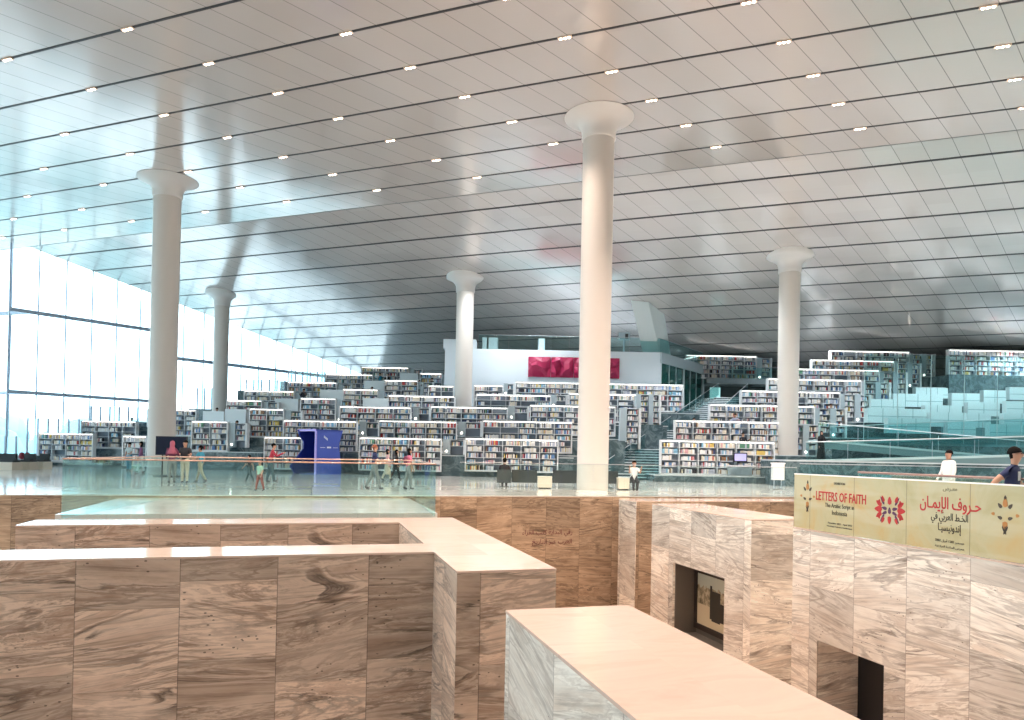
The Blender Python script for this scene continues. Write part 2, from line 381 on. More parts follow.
for k in range(6):          # added cool fill spots that brighten the terraces, without fixtures
    for j in range(4):
        n = 43.18 + 2.78 * 1.6 * k; l = -22. + 15. * j + 2. * k
        P = LV * l + NV * n + Vector((0, 0, zs(n) - .3))
        L = bpy.data.lights.new('terrace_fill', 'SPOT'); L.energy = 800; L.color = (.93, .97, 1); L.spot_size = 2.4; L.spot_blend = .7; L.shadow_soft_size = .15
        lo = bpy.data.objects.new('terrace_fill', L); COL.objects.link(lo); lo.location = P
struct(MB().box(-75, 100, -25.5, -25, -6, 17).build('wall_rear_light_block', mat('light_block', (.60, .50, .42), .7)), True)  # unseen wall added to block sky glare from behind the camera
# ------------------------------------------------------------ columns
def column(x, y, r, label, z1=None):
    n = x * NV.x + y * NV.y; zt = ZC if n < NF else zs(n)
    o = thing('column', label, 'column', (x, y, 0), 0, 'round concrete columns')
    zc = zt - 1.05
    MB().lathe([(r, 0), (r, 2.), (r, zc * .5), (r, zc - .4), (r, zc)], 48).build('shaft', CONC, o)
    pr = [(r * 1.06, zc - .02), (r * 1.1, zc + .06)] + [(r * (1.08 + 1.15 * (q ** 3.4)), zc + .06 + q * .97) for q in (.2, .4, .6, .75, .9, 1)]
    if n > NF: pr += [(r * 2.24, zt + .45)]
    MB().lathe([(r * 1.0, zc - .02)] + pr, 48).build('flared_capital', mat('capital_white', (.66, .64, .62), .4), o)
    return o
column(3.69, 32.3, .71, 'nearest round concrete column rising in the centre beside the grey sofas')
column(-20.26, 41.0, .74, 'round concrete column beside the dark screen and the pink hijab visitor')
column(18.0, 45.4 + 1.0, .66, 'round column rising from the right-hand stack of bookcases')
column(-3.8, 54.2, .66, 'round column in front of the white block left of the red relief')
column(-25.6, 61.9, .62, 'farthest slim column standing near the window wall')

# ------------------------------------------------------------ window walls
def window_wall(name, O, Dv, ts, ztop, bands, zb=0.0):
    Dv = Dv.normalized(); Nn = Vector((-Dv.y, Dv.x, 0)); fr = MB()
    def bar(t0, t1, z0, z1, w=.12, off=0., zt1=None):
        A = O + Dv * t0; B = O + Dv * t1; zt1 = z1 if zt1 is None else zt1
        vs = []
        for P, za, zb_ in ((A, z0, z1), (B, z0, zt1)):
            for q in (-w, w):
                vs.append(P + Nn * (q + off) + Vector((0, 0, za))); vs.append(P + Nn * (q + off) + Vector((0, 0, zb_)))
        fr.add(vs, [(0, 1, 5, 4), (2, 6, 7, 3), (0, 4, 6, 2), (1, 3, 7, 5), (0, 2, 3, 1), (4, 5, 7, 6)])
    for t in ts: bar(t - .03, t + .03, zb, ztop(t), .07)
    for (t0, t1, z, h) in bands: bar(t0, t1, z - h / 2, z + h / 2, .14)
    o = fr.build(name, MULL); o['kind'] = 'structure'
    pa = MB(); A = O + Dv * ts[0]; B = O + Dv * ts[-1]
    vs = []
    for P, t in ((A, ts[0]), (B, ts[-1])):
        for q in (0, .03): vs.append(P + Nn * q + Vector((0, 0, zb))); vs.append(P + Nn * q + Vector((0, 0, ztop(t))))
    pa.add(vs, [(0, 1, 5, 4), (2, 6, 7, 3), (0, 4, 6, 2), (1, 3, 7, 5), (0, 2, 3, 1), (4, 5, 7, 6)])
    pa.build('pane', GLASSW, o)
    return o
window_wall('window_1', P0, WD, [.7 + 1.98 * i for i in range(-1, 23)], lambda t: zs((P0 + WD * t).dot(NV)), [(-1.28, 11, 11.9, .28), (-1.28, 11, 5.55, .26), (11, 44, 9.65, .3), (11, 44, 3.6, .2)])
window_wall('window_2', P0, -LV, [2.0 + 2. * i for i in range(0, 11)], lambda t: ZC, [(0, 22, 11.9, .28), (0, 22, 5.55, .26)])
# outside: ground and a tree belt, haze painted into its pale colour
struct(MB().box(-400, 300, -150, 500, -7.5, -6.4).build('ground', mat('sand', (.45, .45, .40), .9)))
tb = MB(); tb.smooth = True
for i in range(260):
    t = random.uniform(-40, 130); P = P0 + WD * t + Vector((-.8, .6, 0)) * random.uniform(22, 60)
    tb.ball((P.x, P.y, random.uniform(-2, 2.6)), random.uniform(1.6, 3.2), 8, 1, 1, random.uniform(.8, 1.3))
tb = tb.build('tree_belt', mat('hazy_foliage', (.34, .50, .50), .9)); tb['kind'] = 'stuff'; tb['label'] = 'distant belt of haze-paled trees seen beyond the window wall'; tb['category'] = 'trees'

# ------------------------------------------------------------ bookcases
BAY, BH, BD = 1.17, 2.15, .46
SZ = [.10 + .405 * i for i in range(5)]          # shelf levels above the case's foot
cache = {}
def case_meshes(nb, w):
    key = (nb, round(w, 1))
    if key in cache: return cache[key]
    w = key[1]; bw = w / nb
    f = MB(); f.box(-w / 2, -w / 2 + .07, 0, BD, 0, BH); f.box(w / 2 - .07, w / 2, 0, BD, 0, BH); f.box(-w / 2 + .07, w / 2 - .07, 0, BD, BH - .07, BH)
    f.box(-w / 2 + .07, w / 2 - .07, .03, BD, 0, .085)
    fm_ = f.mesh('frame', WHITE)
    bk = MB().box(-w / 2 + .07, w / 2 - .07, BD - .04, BD - .002, .085, BH - .07).mesh('back_panel', BACKM)
    dv = MB().box(-.02, .02, .03, BD - .04, .085, BH - .07).mesh('divider', SHELFM)
    sh = MB().box(-w / 2 + .07, w / 2 - .07, .02, BD - .04, -.03, 0).mesh('shelf', SHELFM)
    ls = MB().box(-w / 2 + .1, w / 2 - .1, .03, .055, -.03, -.005).mesh('light_strip', LEDW)
    cache[key] = (fm_, bk, dv, sh, ls, bw); return cache[key]
PAL = {'white': (.80, .80, .80), 'cream': (.78, .70, .58), 'grey': (.50, .52, .62), 'blue': (.14, .27, .52), 'sky-blue': (.25, .50, .68), 'red': (.50, .06, .06),
       'green': (.12, .30, .20), 'black': (.03, .03, .04), 'brown': (.28, .16, .09), 'yellow': (.70, .52, .15), 'pink': (.65, .35, .38), 'navy': (.04, .06, .16)}
names = list(PAL); wts = [46, 26, 18, 6, 7, 4, 3, 6, 4, 3, 5, 5]
BM = {k: mat('book_' + k, v, .6) for k, v in PAL.items()}
rnd = random.Random(3)
bulk = MB(); individual = []; book_proto = {}
def make_book_mesh(cn):
    b = MB(); b.cur = 0
    b.box(-.5, .5, 0, .17, 0, 1); 
    return b
def fill_books(P, w, nb, bw, solo, step=1.):
    for s in range(5):
        for q in range(nb):
            x = -w / 2 + bw * q + .10; xe = -w / 2 + bw * (q + 1) - .07
            end = x + (xe - x) * rnd.choice([.6, .75, .85, .95, 1, 1]); 
            if rnd.random() < .04: continue
            x += rnd.choice([0, 0, .05, .12])
            hb = rnd.uniform(.24, .30)
            dom = rnd.choices(names, wts)[0]
            while x < end - .05:
                wd = rnd.uniform(.045, .085) * step * (1.35 if solo else 1); 
                cn = dom if rnd.random() < .35 else rnd.choices(names, wts)[0]
                h = hb * rnd.uniform(.86, 1.1); y0 = .05 + rnd.uniform(0, .04)
                if solo and len(individual) < 300:
                    individual.append((cn, P + Vector((x + wd / 2, y0, SZ[s])), wd, h, s))
                elif solo: pass
                else:
                    bulk.cur = names.index(cn); bulk.box(P.x + x, P.x + x + wd * .93, P.y + y0, P.y + y0 + .2, P.z + SZ[s], P.z + SZ[s] + h)
                x += wd
CASES = []
def bookcase(x0, x1, ytop, D, label, group, solo=False):
    A = ony(x0, ytop, D); B = ony(x1, ytop, D); w = round(B.x - A.x, 1); nb = max(1, round(w / BAY))
    top = (A.z + B.z) / 2; P = Vector(((A.x + B.x) / 2, D, top - BH))
    fm_, bk, dv, sh, ls, bw = case_meshes(nb, w)
    o = thing('bookcase', label, 'bookcase', P, 0, group)
    mesh_obj('frame', fm_, o); mesh_obj('back_panel', bk, o)
    for i in range(1, nb): mesh_obj('divider', dv, o, (-w / 2 + bw * i, 0, 0))
    for s in SZ: mesh_obj('shelf', sh, o, (0, 0, s))
    mesh_obj('light_strip', ls, o, (0, 0, BH - .07))
    fill_books(P, w, nb, bw, solo, 1. if D < 50 else 1.25)
    CASES.append((P, w)); return P, w
def narrow_unit(xa, xb, D, z0, z1, label, group, first=True):
    """grey end panels with slots of shelving between them"""
    w = xb - xa; o = thing('slotted_end_unit', label, 'shelving', ((xa + xb) / 2, D, z0), 0, group)
    h = z1 - z0; ns = max(1, round(w / 1.15)); pw = min(.5, w * .26 / ns + .1); cell = w / ns
    for i in range(ns):
        xl = -w / 2 + i * cell
        pm = MB().box(xl, xl + pw, 0, .5, 0, h).build('panel', PANELG, o)
        MB().lathe([(0, 0), (.06, -.004)], 8).build('lamp', LAMP, o).matrix_local = Matrix.Translation((xl + pw / 2, -.006, .22)) @ Matrix.Rotation(-PI / 2, 4, 'X')
        sx0, sx1 = xl + pw, xl + cell - (.0 if i < ns - 1 else .14)
        sb = MB(); sb.box(sx0, sx1, .44, .5, 0, h); sb.build('back_panel', BACKM, o)
        n = max(2, int(h / .4))
        for j in range(n): MB().box(sx0, sx1, .08, .44, h - .05 - j * .4, h - .02 - j * .4).build('shelf', SHELFM, o)
        for j in range(1, n):
            x = sx0 + .03
            while x < sx1 - .08:
                wd = rnd.uniform(.05, .09); bulk.cur = rnd.choices(range(len(names)), wts)[0]
                if rnd.random() < .85: bulk.box(o.location.x + x, o.location.x + x + wd * .9, D + .12, D + .34, z0 + h - .02 - j * .4, z0 + h - .02 - j * .4 + rnd.uniform(.2, .29))
                x += wd
    MB().box(w / 2 - .14, w / 2, 0, .5, 0, h).build('panel', WHITE, o)
    return o
ORD = ['lowest', 'second', 'third', 'fourth', 'fifth', 'sixth', 'seventh', 'eighth', 'ninth']
steps = MB(); steps.cur = 0
def tier(xa, xb, y0, y1, z):
    if z < .12: return
    steps.cur = 0; steps.box(xa, xb, y0, y1, 0, z - .06); steps.cur = 1; steps.box(xa - .04, xb + .04, y0 - .04, y1, z - .06, z)
# right-hand stack
RR = [(661, 775, 440.8), (675, 787, 421), (710, 815, 405), (741, 841, 391), (768, 862, 379), (790, 880, 369), (812, 895, 360), (831, 910, 350.8)]
rl = []
for j, (x0, x1, yt) in enumerate(RR):
    D = 44 + 2.2 * j
    P, wd = bookcase(x0, x1, yt, D, f'long white bookcase, {ORD[j]} of the eight in the right-hand stack', 'bookcases in the right-hand stack', j == 0)
    rl.append((P, wd, D))
    tier(P.x - wd / 2 - .5, P.x + wd / 2 + 5.5, D - .75, D + 2.2 if j < 7 else 74, P.z)
    if j > 0:
        xa = P.x + wd / 2 + .02; narrow_unit(xa, xa + 2.3, D + .25, P.z + .0, P.z + BH - .12, f'grey slotted shelf end beside the {ORD[j]} bookcase of the right-hand stack', 'slotted ends of the right-hand stack')
# centre block
CC = [[(359, 441.5, 437.7), (465, 559, 438.7)], [(283, 357, 420.3), (378.5, 457, 420.7), (482, 573, 421)], [(339, 411, 406.5), (430, 508, 406.7), (530, 616, 405.5)],
      [(388, 455, 395.5), (476, 551, 394.5), (569, 651, 393.7)], [(428, 454, 385.5), (474, 503, 385), (515, 684, 383)]]
POSN = {1: ['the only one'], 2: ['left one', 'right one'], 3: ['left one', 'middle one', 'right one']}
for j, row in enumerate(CC):
    D = 45.5 + 2.4 * j; prev = None; ps = []
    for i, (x0, x1, yt) in enumerate(row):
        P, wd = bookcase(x0, x1, yt, D, f'white bookcase on the {ORD[j]} tier of the centre terraces, {POSN[len(row)][i]}', 'bookcases on the centre terraces')
        if prev is not None and not (j == 4 and i == 1) and not (j == 3 and i == 1):
            xa, xb = prev[0].x + prev[1] / 2 + .03, P.x - wd / 2 - .03
            narrow_unit(xa, xb, D + .7, P.z + 1.05, P.z + BH - .1, f'short slotted shelf between bookcases, {ORD[j]} centre tier, {["", "left gap", "right gap"][i]}', 'slotted shelves between the centre bookcases')
        prev = (P, wd); ps.append((P, wd))
    z = sum(p[0].z for p in ps) / len(ps)
    xL = ps[0][0].x - ps[0][1] / 2 - .8; xR = ps[-1][0].x + ps[-1][1] / 2 + .6
    nz = z + 1.05
    if z > .3: tier(xL, xR, D - .75, D + 2.0, z)
    if j < 4: tier(xL + .8, xR + (3.2 if j > 0 else .4), D + .6, D + 3.4 if j < 3 else D + 2.5, nz)
P = ony(640, 421, 49)
narrow_unit(ony(620, 421, 48.6).x, ony(641, 421, 48.6).x, 48.6, 2.0, ony(630, 408, 48.6).z, 'grey slotted shelf just right of the nearest column, lower', 'slotted shelves right of the nearest column')
narrow_unit(ony(636, 421, 51).x, ony(661, 421, 51).x, 51., 3.0, ony(640, 394, 51).z, 'grey slotted shelf just right of the nearest column, upper', 'slotted shelves right of the nearest column')
# left block, climbing towards the window wall
LL = [(38, 93, 433, 53., 'lowest white bookcase by the window beside the lounge seats'), (81, 136, 420.7, 55.5, 'white bookcase one tier above the lowest one by the window'),
      (122, 147, 435.5, 49.5, 'small white bookcase left of the dark screen'), (191, 228, 421, 50.5, 'bookcase behind the boy in the blue shirt'),
      (264, 302, 436.7, 46.5, 'magazine bookcase just left of the blue booth'),
      (249, 284, 408.5, 52.8, 'bookcase above the blue booth, left side of the terraces'), (173, 196, 409.5, 57.5, 'short bookcase just right of the column by the dark screen'),
      (300, 336, 398, 55.5, 'fourth tier bookcase on the left terraces under the desk row'), (226, 262, 400, 57.8, 'dark-filled bookcase right of the farthest slim column'),
      (244, 294, 390.5, 60.5, 'bookcase on the left terraces beneath the translucent screens'), (343, 378, 389, 58., 'bookcase on the left terraces above the middle gap'),
      (287, 337, 381.8, 62.8, 'bookcase third from the top of the left terraces'), (384, 418, 380, 60.3, 'bookcase left of the white block on the middle tier'),
      (325, 373, 374, 65.5, 'bookcase second from the top of the left terraces'), (420, 442, 373, 63., 'small bookcase touching the left side of the white block'), (361, 409, 367, 68., 'topmost bookcase of the left terraces under the ceiling')]
for i, (x0, x1, yt, D, lab) in enumerate(LL):
    P, wd = bookcase(x0, x1, yt, D, lab, 'bookcases on the left terraces')
    xr = P.x + wd / 2 + .5
    if i not in (0, 1, 2, 4, 6):
        xa = P.x + wd / 2 + .02; narrow_unit(xa, xa + 1.3, D + .2, P.z + .3, P.z + BH - .1, 'slotted end of the ' + lab.replace('white ', ''), 'slotted ends on the left terraces'); xr = xa + 2
    if P.z > .2: tier(P.x - wd / 2 - .9, xr + .8, D - .9, D + 2.6, P.z)
for j, (D, z, xa, xb) in enumerate([(52., 1.0, 190, 300), (54.5, 2.2, 236, 350), (57.5, 3.3, 225, 385), (61, 4.2, 205, 440), (64, 5.3, 262, 440), (67, 6.4, 300, 443), (70, 7.3, 330, 443)]):
    tier(ony(xa, 430, D).x, ony(xb, 430, D).x, D, 74, z)
struct(steps.build('floor_terraces', [TERR, TREAD]))

# ------------------------------------------------------------ back wall and white central block
wb = MB(); A = LV * (a1[0] - 2) + NV * (nf2 - .2); B = LV * 75 + NV * (nf2 - .2); q = NV * .4
wb.add([A, B, B + q, A + q] + [p + Vector((0, 0, 10.2)) for p in (A, B, B + q, A + q)], [(0, 3, 2, 1), (4, 5, 6, 7), (0, 1, 5, 4), (1, 2, 6, 5), (2, 3, 7, 6), (3, 0, 4, 7)])
struct(wb.build('wall_back', mat('dark_teal_wall', (.07, .10, .11), .4)))
DB = 57.4
bA = ony(445, 352, DB); bB = ony(660, 352, DB); ZB = 9.95
dirR = Vector((.59, .81, 0)); bC = bB + dirR * 9.6
LBL = mat('block_blue_white', (.66, .74, .80), .5)
bw_ = MB().prism([(bA.x, DB), (bB.x, DB), (bC.x, bC.y), (bA.x, bC.y)], 0, ZB).build('wall_block_white', LBL); struct(bw_)
MB().box(bA.x - .15, bA.x + 2.5, DB, DB + 2, ZB, ZB + .75).build('upper_pillar', LBL, bw_)
# green glazed side of the block
def frameT(P, d): # local x along d, y = outward normal (right-hand side), z up
    n = Vector((d.y, -d.x, 0)); m = Matrix.Identity(4)
    for i in range(3): m[i][0] = d[i]; m[i][1] = n[i]; m[i][2] = (0, 0, 1)[i]; m[i][3] = P[i]
    return m
TR = frameT(Vector((bB.x, DB, 0)), dirR)
gz = MB(); 
for (u0, u1) in ((.35, 4.6), (4.9, 9.0)): gz.box(u0, u1, .02, .05, 4.6, 9.1, TR)
go = gz.build('pane', mat('green_glazing', (.015, .085, .075), .08, spec=.8), bw_)
mu = MB(); mu.box(4.6, 4.9, .02, .12, 4.4, 9.2, TR); mu.box(0, 9.4, .02, .16, 9.1, ZB, TR); mu.box(9.0, 9.4, .02, .16, 3, 9.1, TR)
for u in (1.7, 3.1, 6.2, 7.6): mu.box(u - .04, u + .04, .04, .1, 4.6, 9.1, TR)
mu.build('window_frame', PANELG, bw_)
# red relief
red = thing('relief_panel', 'crimson folded relief panel hung on the white central block', 'wall art', (0, 0, 0))
rm = mat('crimson', (.36, .01, .07), .5)
r0 = ony(528, 378, DB - .1); r1 = ony(620, 358.5, DB - .1)
for s in range(4):
    xa = r0.x + (r1.x - r0.x) * s / 4; xb = r0.x + (r1.x - r0.x) * (s + 1) / 4 - .04; nx_, nz_ = 5, 4; g = MB(); vs = []
    rr = random.Random(11 + s); zl, zh = r0.z + .1, r1.z
    for iz in range(nz_ + 1):
        for ix in range(nx_ + 1):
            e = ix in (0, nx_) or iz in (0, nz_)
            vs.append((xa + (xb - xa) * (ix + (0 if e else rr.uniform(-.3, .3))) / nx_, DB - .12 - (0.05 if e else rr.uniform(0, .5)), zl + (zh - zl) * (iz + (0 if e else rr.uniform(-.3, .3))) / nz_))
    fs = []
    for iz in range(nz_):
        for ix in range(nx_):
            i = iz * (nx_ + 1) + ix; c = i + nx_ + 1
            if rr.random() < .5: fs += [(i, i + 1, c + 1), (i, c + 1, c)]
            else: fs += [(i, i + 1, c), (i + 1, c + 1, c)]
    g.add(vs, fs); g.box(xa, xb, DB - .12, DB - .01, zl, zh); g.build('relief_section', rm, red)
# slanted strut on the block roof
st = thing('slanted_strut', 'pale slanted square shaft leaning from the block roof up to the ceiling', 'strut')
tp = [ony(631, 296, 55.4), ony(648.5, 296, 55.4)]; zt_ = zs(tp[0].dot(NV)) + .0
bt = [ony(643, 352, 58.2), ony(660, 352, 58.2)]
dz = Vector((1.7, 2.1, 0)); db_ = Vector((1.35, 1.9, 0))
for p in bt: p.z = ZB
for p in tp: p.z = zs(p.dot(NV)) - .03
t2 = [tp[1] + dz, tp[0] + dz]
for p in t2: p.z = zs(p.dot(NV)) - .03
b2 = [bt[1] + db_, bt[0] + db_]
sm_ = MB().add(bt + b2 + tp + t2, [(0, 3, 2, 1), (4, 5, 6, 7), (0, 1, 5, 4), (1, 2, 6, 5), (2, 3, 7, 6), (3, 0, 4, 7)])
sm_.build('shaft', mat('strut_white', (.62, .68, .68), .5), st)
# glass rails
def glass_rail(label, pts, h, rail=True, gm=None, rm_=None, panel=1.34, rr=.022, posts=False, name='glass_balustrade', th=.02):
    o = thing(name, label, 'balustrade', tuple(pts[0]))
    P0_ = Vector(pts[0]); gm = gm or GLASS; rm_ = rm_ or RAIL
    for A, B in zip(pts[:-1], pts[1:]):
        A = Vector(A) - P0_; B = Vector(B) - P0_; L = (B - A).length; n = max(1, round(L / panel)); d = (B - A) / n
        hn = Vector((-(B - A).y, (B - A).x, 0)).normalized() * th / 2
        for i in range(n):
            a = A + d * (i + .006); b = A + d * (i + .994); up = Vector((0, 0, h))
            MB().add([a - hn, b - hn, b + hn, a + hn, a - hn + up, b - hn + up, b + hn + up, a + hn + up], [(0, 3, 2, 1), (4, 5, 6, 7), (0, 1, 5, 4), (1, 2, 6, 5), (2, 3, 7, 6), (3, 0, 4, 7)]).build('glass_panel', gm, o)
        if rail: MB().tube(A + Vector((0, 0, h + rr)), B + Vector((0, 0, h + rr)), rr, 8).build('handrail', rm_, o)
        if posts:
            for i in range(0, n + 1, 2): MB().tube(A + d * i, A + d * i + Vector((0, 0, h)), .02, 6).build('post', STEEL, o)
    return o
GLASSN = glass_mat('landing_glass', (.895, .975, .972), .02)
glass_rail('tall glass balustrade with copper handrail around the lower landing', [G(-4.52, 24.3, -.1), G(-5.45, 18.3, -.1), G(3.11, 18.3, -.1), G(3.4, 24.3, -.1), G(-4.52, 24.3, -.1)], 1.34, gm=GLASSN, rr=.018)
glass_rail('clear glass balustrade along the floor edge in front of the centre column', [G(5.2, 25.42), G(19.6, 25.42)], 1.2, rm_=STEEL, rr=.012, gm=glass_mat('clear_glass', (.93, .98, .97), .01))
glass_rail('glass balustrade with brown handrail behind the olive banner and the young man', [G(12.15, 13.6), G(12.15, -6)], 1.28, gm=GLASS, rm_=mat('rail_brown', (.26, .17, .16), .4), rr=.025)

glass_rail('glass railing on the roof edge of the white central block', [(bA.x + 2.7, DB + .1, ZB), (bB.x, DB + .1, ZB), tuple(Vector((bB.x, DB + .1, ZB)) + dirR * 9.4)], 1.15, gm=GLASST, rm_=STEEL, panel=2.4, rr=.02)
# things on the block roof
for i, (xa, xb, yt) in enumerate([(482, 487.5, 348), (488, 498, 349), (538, 545, 351)]):
    a = ony(xa, yt, 59); b = ony(xb, yt, 59); o = thing('reading_cubicle', ['small white cubicle at the left of the block roof', 'wider white cubicle at the left of the block roof', 'white cubicle above the red relief on the block roof'][i], 'cubicle', ((a.x + b.x) / 2, 59, ZB)); w2 = (b.x - a.x) / 2
    MB().box(-w2, w2, 0, .05, 0, 1.2).box(-w2, -w2 + .05, 0, 1.1, 0, 1.2).box(w2 - .05, w2, 0, 1.1, 0, 1.2).build('screen', WHITE, o); MB().box(-w2 + .05, w2 - .05, .05, 1.0, .7, .74).build('desk_top', SHELFM, o)
sp_ = ony(624, 352, 58.6); o = thing('sign_post', 'small grey sign box on a post on the block roof beside the slanted shaft', 'sign', (sp_.x, 58.6, ZB))
MB().tube((0, 0, 0), (0, 0, 1.15), .07).build('post', STEEL, o); MB().box(-.45, .45, -.12, .12, 1.15, 1.75).build('box', PANELG, o); MB().box(.05, .3, -.14, -.12, 1.25, 1.65).build('dark_window', DARK, o)
# bookcase behind the block and its gallery
P, wd = bookcase(686, 757, 355.2, 64.5, 'bookcase high behind the green glazed side of the white block', 'upper gallery bookcases')
gx0 = P.x - 1.5; gx1 = ony(800, 375, 64).x
struct(MB().box(gx0, gx1, 63.8, 68, P.z - .5, P.z - .02).build('floor_gallery', mat('gallery_edge', (.20, .26, .28), .4)))
struct(MB().box(gx0, gx1 + 3, 66.5, 66.8, 0, P.z - .5).build('wall_gallery', mat('gallery_wall', (.05, .075, .075), .4)))
glass_rail('glass railing of the upper gallery below the highest rear bookcase', [(gx0 + 2, 63.9, P.z), (gx1, 63.9, P.z)], 1.0, gm=GLASST, rm_=STEEL, panel=2)
narrow_unit(P.x + wd / 2 + .05, P.x + wd / 2 + 1.4, 64.6, P.z, P.z + 2, 'slotted shelf end beside the highest rear bookcase', 'upper gallery ends')
a = ony(709, 399, 63); b = ony(721, 387, 63)
o = thing('display_screen', 'glowing teal screen in the dark room under the upper gallery', 'screen', ((a.x + b.x) / 2, 63, 0))
w2 = (b.x - a.x) / 2; MB().box(-w2, w2, 0, .08, a.z, b.z).build('casing', BLACK, o); MB().box(-w2 + .05, w2 - .05, -.01, 0, a.z + .05, b.z - .05).build('glowing_face', mat('screen_teal', (.2, .5, .5), .5, emit=(.45, .85, .8), es=.28), o); MB().box(-.06, .06, .02, .08, 4.4, a.z).build('stand', STEEL, o)
# right rear long bookcase and its tier
P, wd = bookcase(949, 1060, 350.3, 57., 'long bookcase just under the ceiling at the far right', 'bookcases far right')
tt_ = MB(); tt_.box(P.x - wd / 2 - .6, 75, 56, 75, 0, P.z).build('floor_upper_right', TERR)['kind'] = 'structure'
# bookcases behind the tall glass wall, its reflections painted as white backs
PB_ = [(888, 930, 418, 46.2), (948, 976, 421, 46.6), (990, 1040, 424, 45.6), (868, 928, 408, 48.6), (931, 966, 412, 48), (967, 991, 413, 48.2), (1004, 1040, 413, 47.8), (870, 905, 399, 51), (925, 962, 405, 50.3),
       (968, 1000, 402, 50.6), (1007, 1040, 401, 50.2), (893, 943, 393.5, 53.2), (952, 980, 393, 53), (984, 1006, 390, 53.4), (1010, 1040, 387, 54.5), (916, 948, 387.5, 55.4)]
wm = mat('washed_back', (.86, .93, .95), .3)
where = ['first from the left, lowest row', 'second from the left, lowest row', 'rightmost, lowest row', 'leftmost of the second row', 'second of the second row', 'third of the second row', 'rightmost of the second row',
         'leftmost of the third row', 'second of the third row', 'third of the third row', 'rightmost of the third row', 'leftmost of the fourth row', 'second of the fourth row', 'third of the fourth row', 'rightmost of the fourth row', 'topmost of all']
for i, (x0, x1, yt, D) in enumerate(PB_):
    A = ony(x0, yt, D); B = ony(x1, yt, D); w2 = (B.x - A.x) / 2; h = .98
    o = thing('washed_bookcase', f'reflection-whitened bookcase behind the glass wall, {where[i]}', 'bookcase', ((A.x + B.x) / 2, D, A.z - h), 0, 'pale bookcases behind the glass wall')
    f = MB(); f.box(-w2, w2, 0, .05, 0, h); f.build('back_panel', wm, o)
    f = MB(); f.box(-w2, -w2 + .06, .05, .5, 0, h); f.box(w2 - .06, w2, .05, .5, 0, h); f.box(-w2 + .06, w2 - .06, .05, .5, h - .06, h); f.build('frame', WHITE, o)
    for s in range(2): MB().box(-w2 + .06, w2 - .06, .05, .48, .1 + .45 * s, .13 + .45 * s).build('shelf', SHELFM, o)
    jb = MB(); nj = max(2, round(2 * w2 / 1.0))
    for s in range(1, nj): jb.box(-w2 + 2 * w2 * s / nj - .02, -w2 + 2 * w2 * s / nj + .02, -.006, 0, 0, h)
    jb.box(-w2, w2, -.008, 0, .42, .46).build('panel_joint', mat('joint_teal', (.30, .50, .53), .5), o)
    steps2 = MB()
fl = MB()
for j, (D, z) in enumerate([(45.2, 1.6), (47.4, 2.4), (49.8, 3.2), (52.5, 4.2), (54.9, 5.3)]):
    fl.box(ony(862 + 2 * j, 430, D).x, 62, D - .2, 60, 0, z)
struct(fl.build('floor_terraces_right', mat('teal_tread', (.20, .32, .34), .3)))
# lower right: marble plinth, platform and crossing ramps
pxX = lambda px, D: ony(px, 450, D).x
pm_ = MB(); pm_.box(pxX(786, 40), 62, 40, 46, 0, 1.42); pm_.cur = 1; pm_.box(pxX(786, 40) - .05, 62, 39.95, 46, 1.42, 1.5); pm_.build('floor_platform', [TERR, TREAD])['kind'] = 'structure'
pm_ = MB(); pm_.box(pxX(832, 44.4), 62, 44.4, 46, 1.5, 2.55); pm_.build('wall_ramp', TERR)['kind'] = 'structure'
RM = mat('ramp_edge', (.45, .58, .60), .3)
def ramp(label, pxa, za, pxb, zb_, D, dep=1.5):
    xa, xb = pxX(pxa, D), pxX(pxb, D); o = thing('access_ramp', label, 'ramp', (xa, D, 0))
    W_ = xb - xa
    vs = [(0, 0, za - .12), (W_, 0, zb_ - .12), (W_, dep, zb_ - .12), (0, dep, za - .12), (0, 0, za), (W_, 0, zb_), (W_, dep, zb_), (0, dep, za)]
    F8 = [(0, 3, 2, 1), (4, 5, 6, 7), (0, 1, 5, 4), (1, 2, 6, 5), (2, 3, 7, 6), (3, 0, 4, 7)]
    MB().add(vs, F8).build('deck', RM, o)
    sk = MB().add([(0, .03, za - .5), (W_, .03, zb_ - .5), (W_, .1, zb_ - .5), (0, .1, za - .5), (0, .03, za - .12), (W_, .03, zb_ - .12), (W_, .1, zb_ - .12), (0, .1, za - .12)], F8).build('skirt', mat('ramp_skirt', (.16, .26, .28), .3), o)
    n = 6
    for i in range(n):
        u0, u1 = W_ * (i + .01) / n, W_ * (i + .99) / n; z0, z1 = za + (zb_ - za) * i / n, za + (zb_ - za) * (i + 1) / n
        MB().add([(u0, .04, z0), (u1, .04, z1), (u1, .06, z1), (u0, .06, z0), (u0, .04, z0 + 1), (u1, .04, z1 + 1), (u1, .06, z1 + 1), (u0, .06, z0 + 1)], F8).build('glass_panel', GLASST, o)
        if i: MB().tube((W_ * i / n, .08, z0), (W_ * i / n, .08, z0 + .9), .018, 5).build('post', STEEL, o)
    MB().tube((0, .05, za + 1.02), (W_, .05, zb_ + 1.02), .03, 6).build('handrail', mat('rail_pale', (.7, .75, .76), .3, .3), o)
ramp('lowest pale ramp rising to the right behind the man in the white robe', 806, 1.5, 1060, 2.15, 40.1)
ramp('middle ramp descending to the right below the pale bookcases', 818, 2.75, 1060, 1.75, 42.6)
ramp('upper ramp rising to the right beneath the pale bookcases', 830, 2.6, 1060, 3.5, 44.6)
glass_rail('teal glass balustrade in front of the dark marble plinth on the right', [(pxX(800, 37), 37, 0), (pxX(1040, 37), 37, 0)], 1.3, gm=GLASST, rm_=STEEL, panel=2, rr=.02)
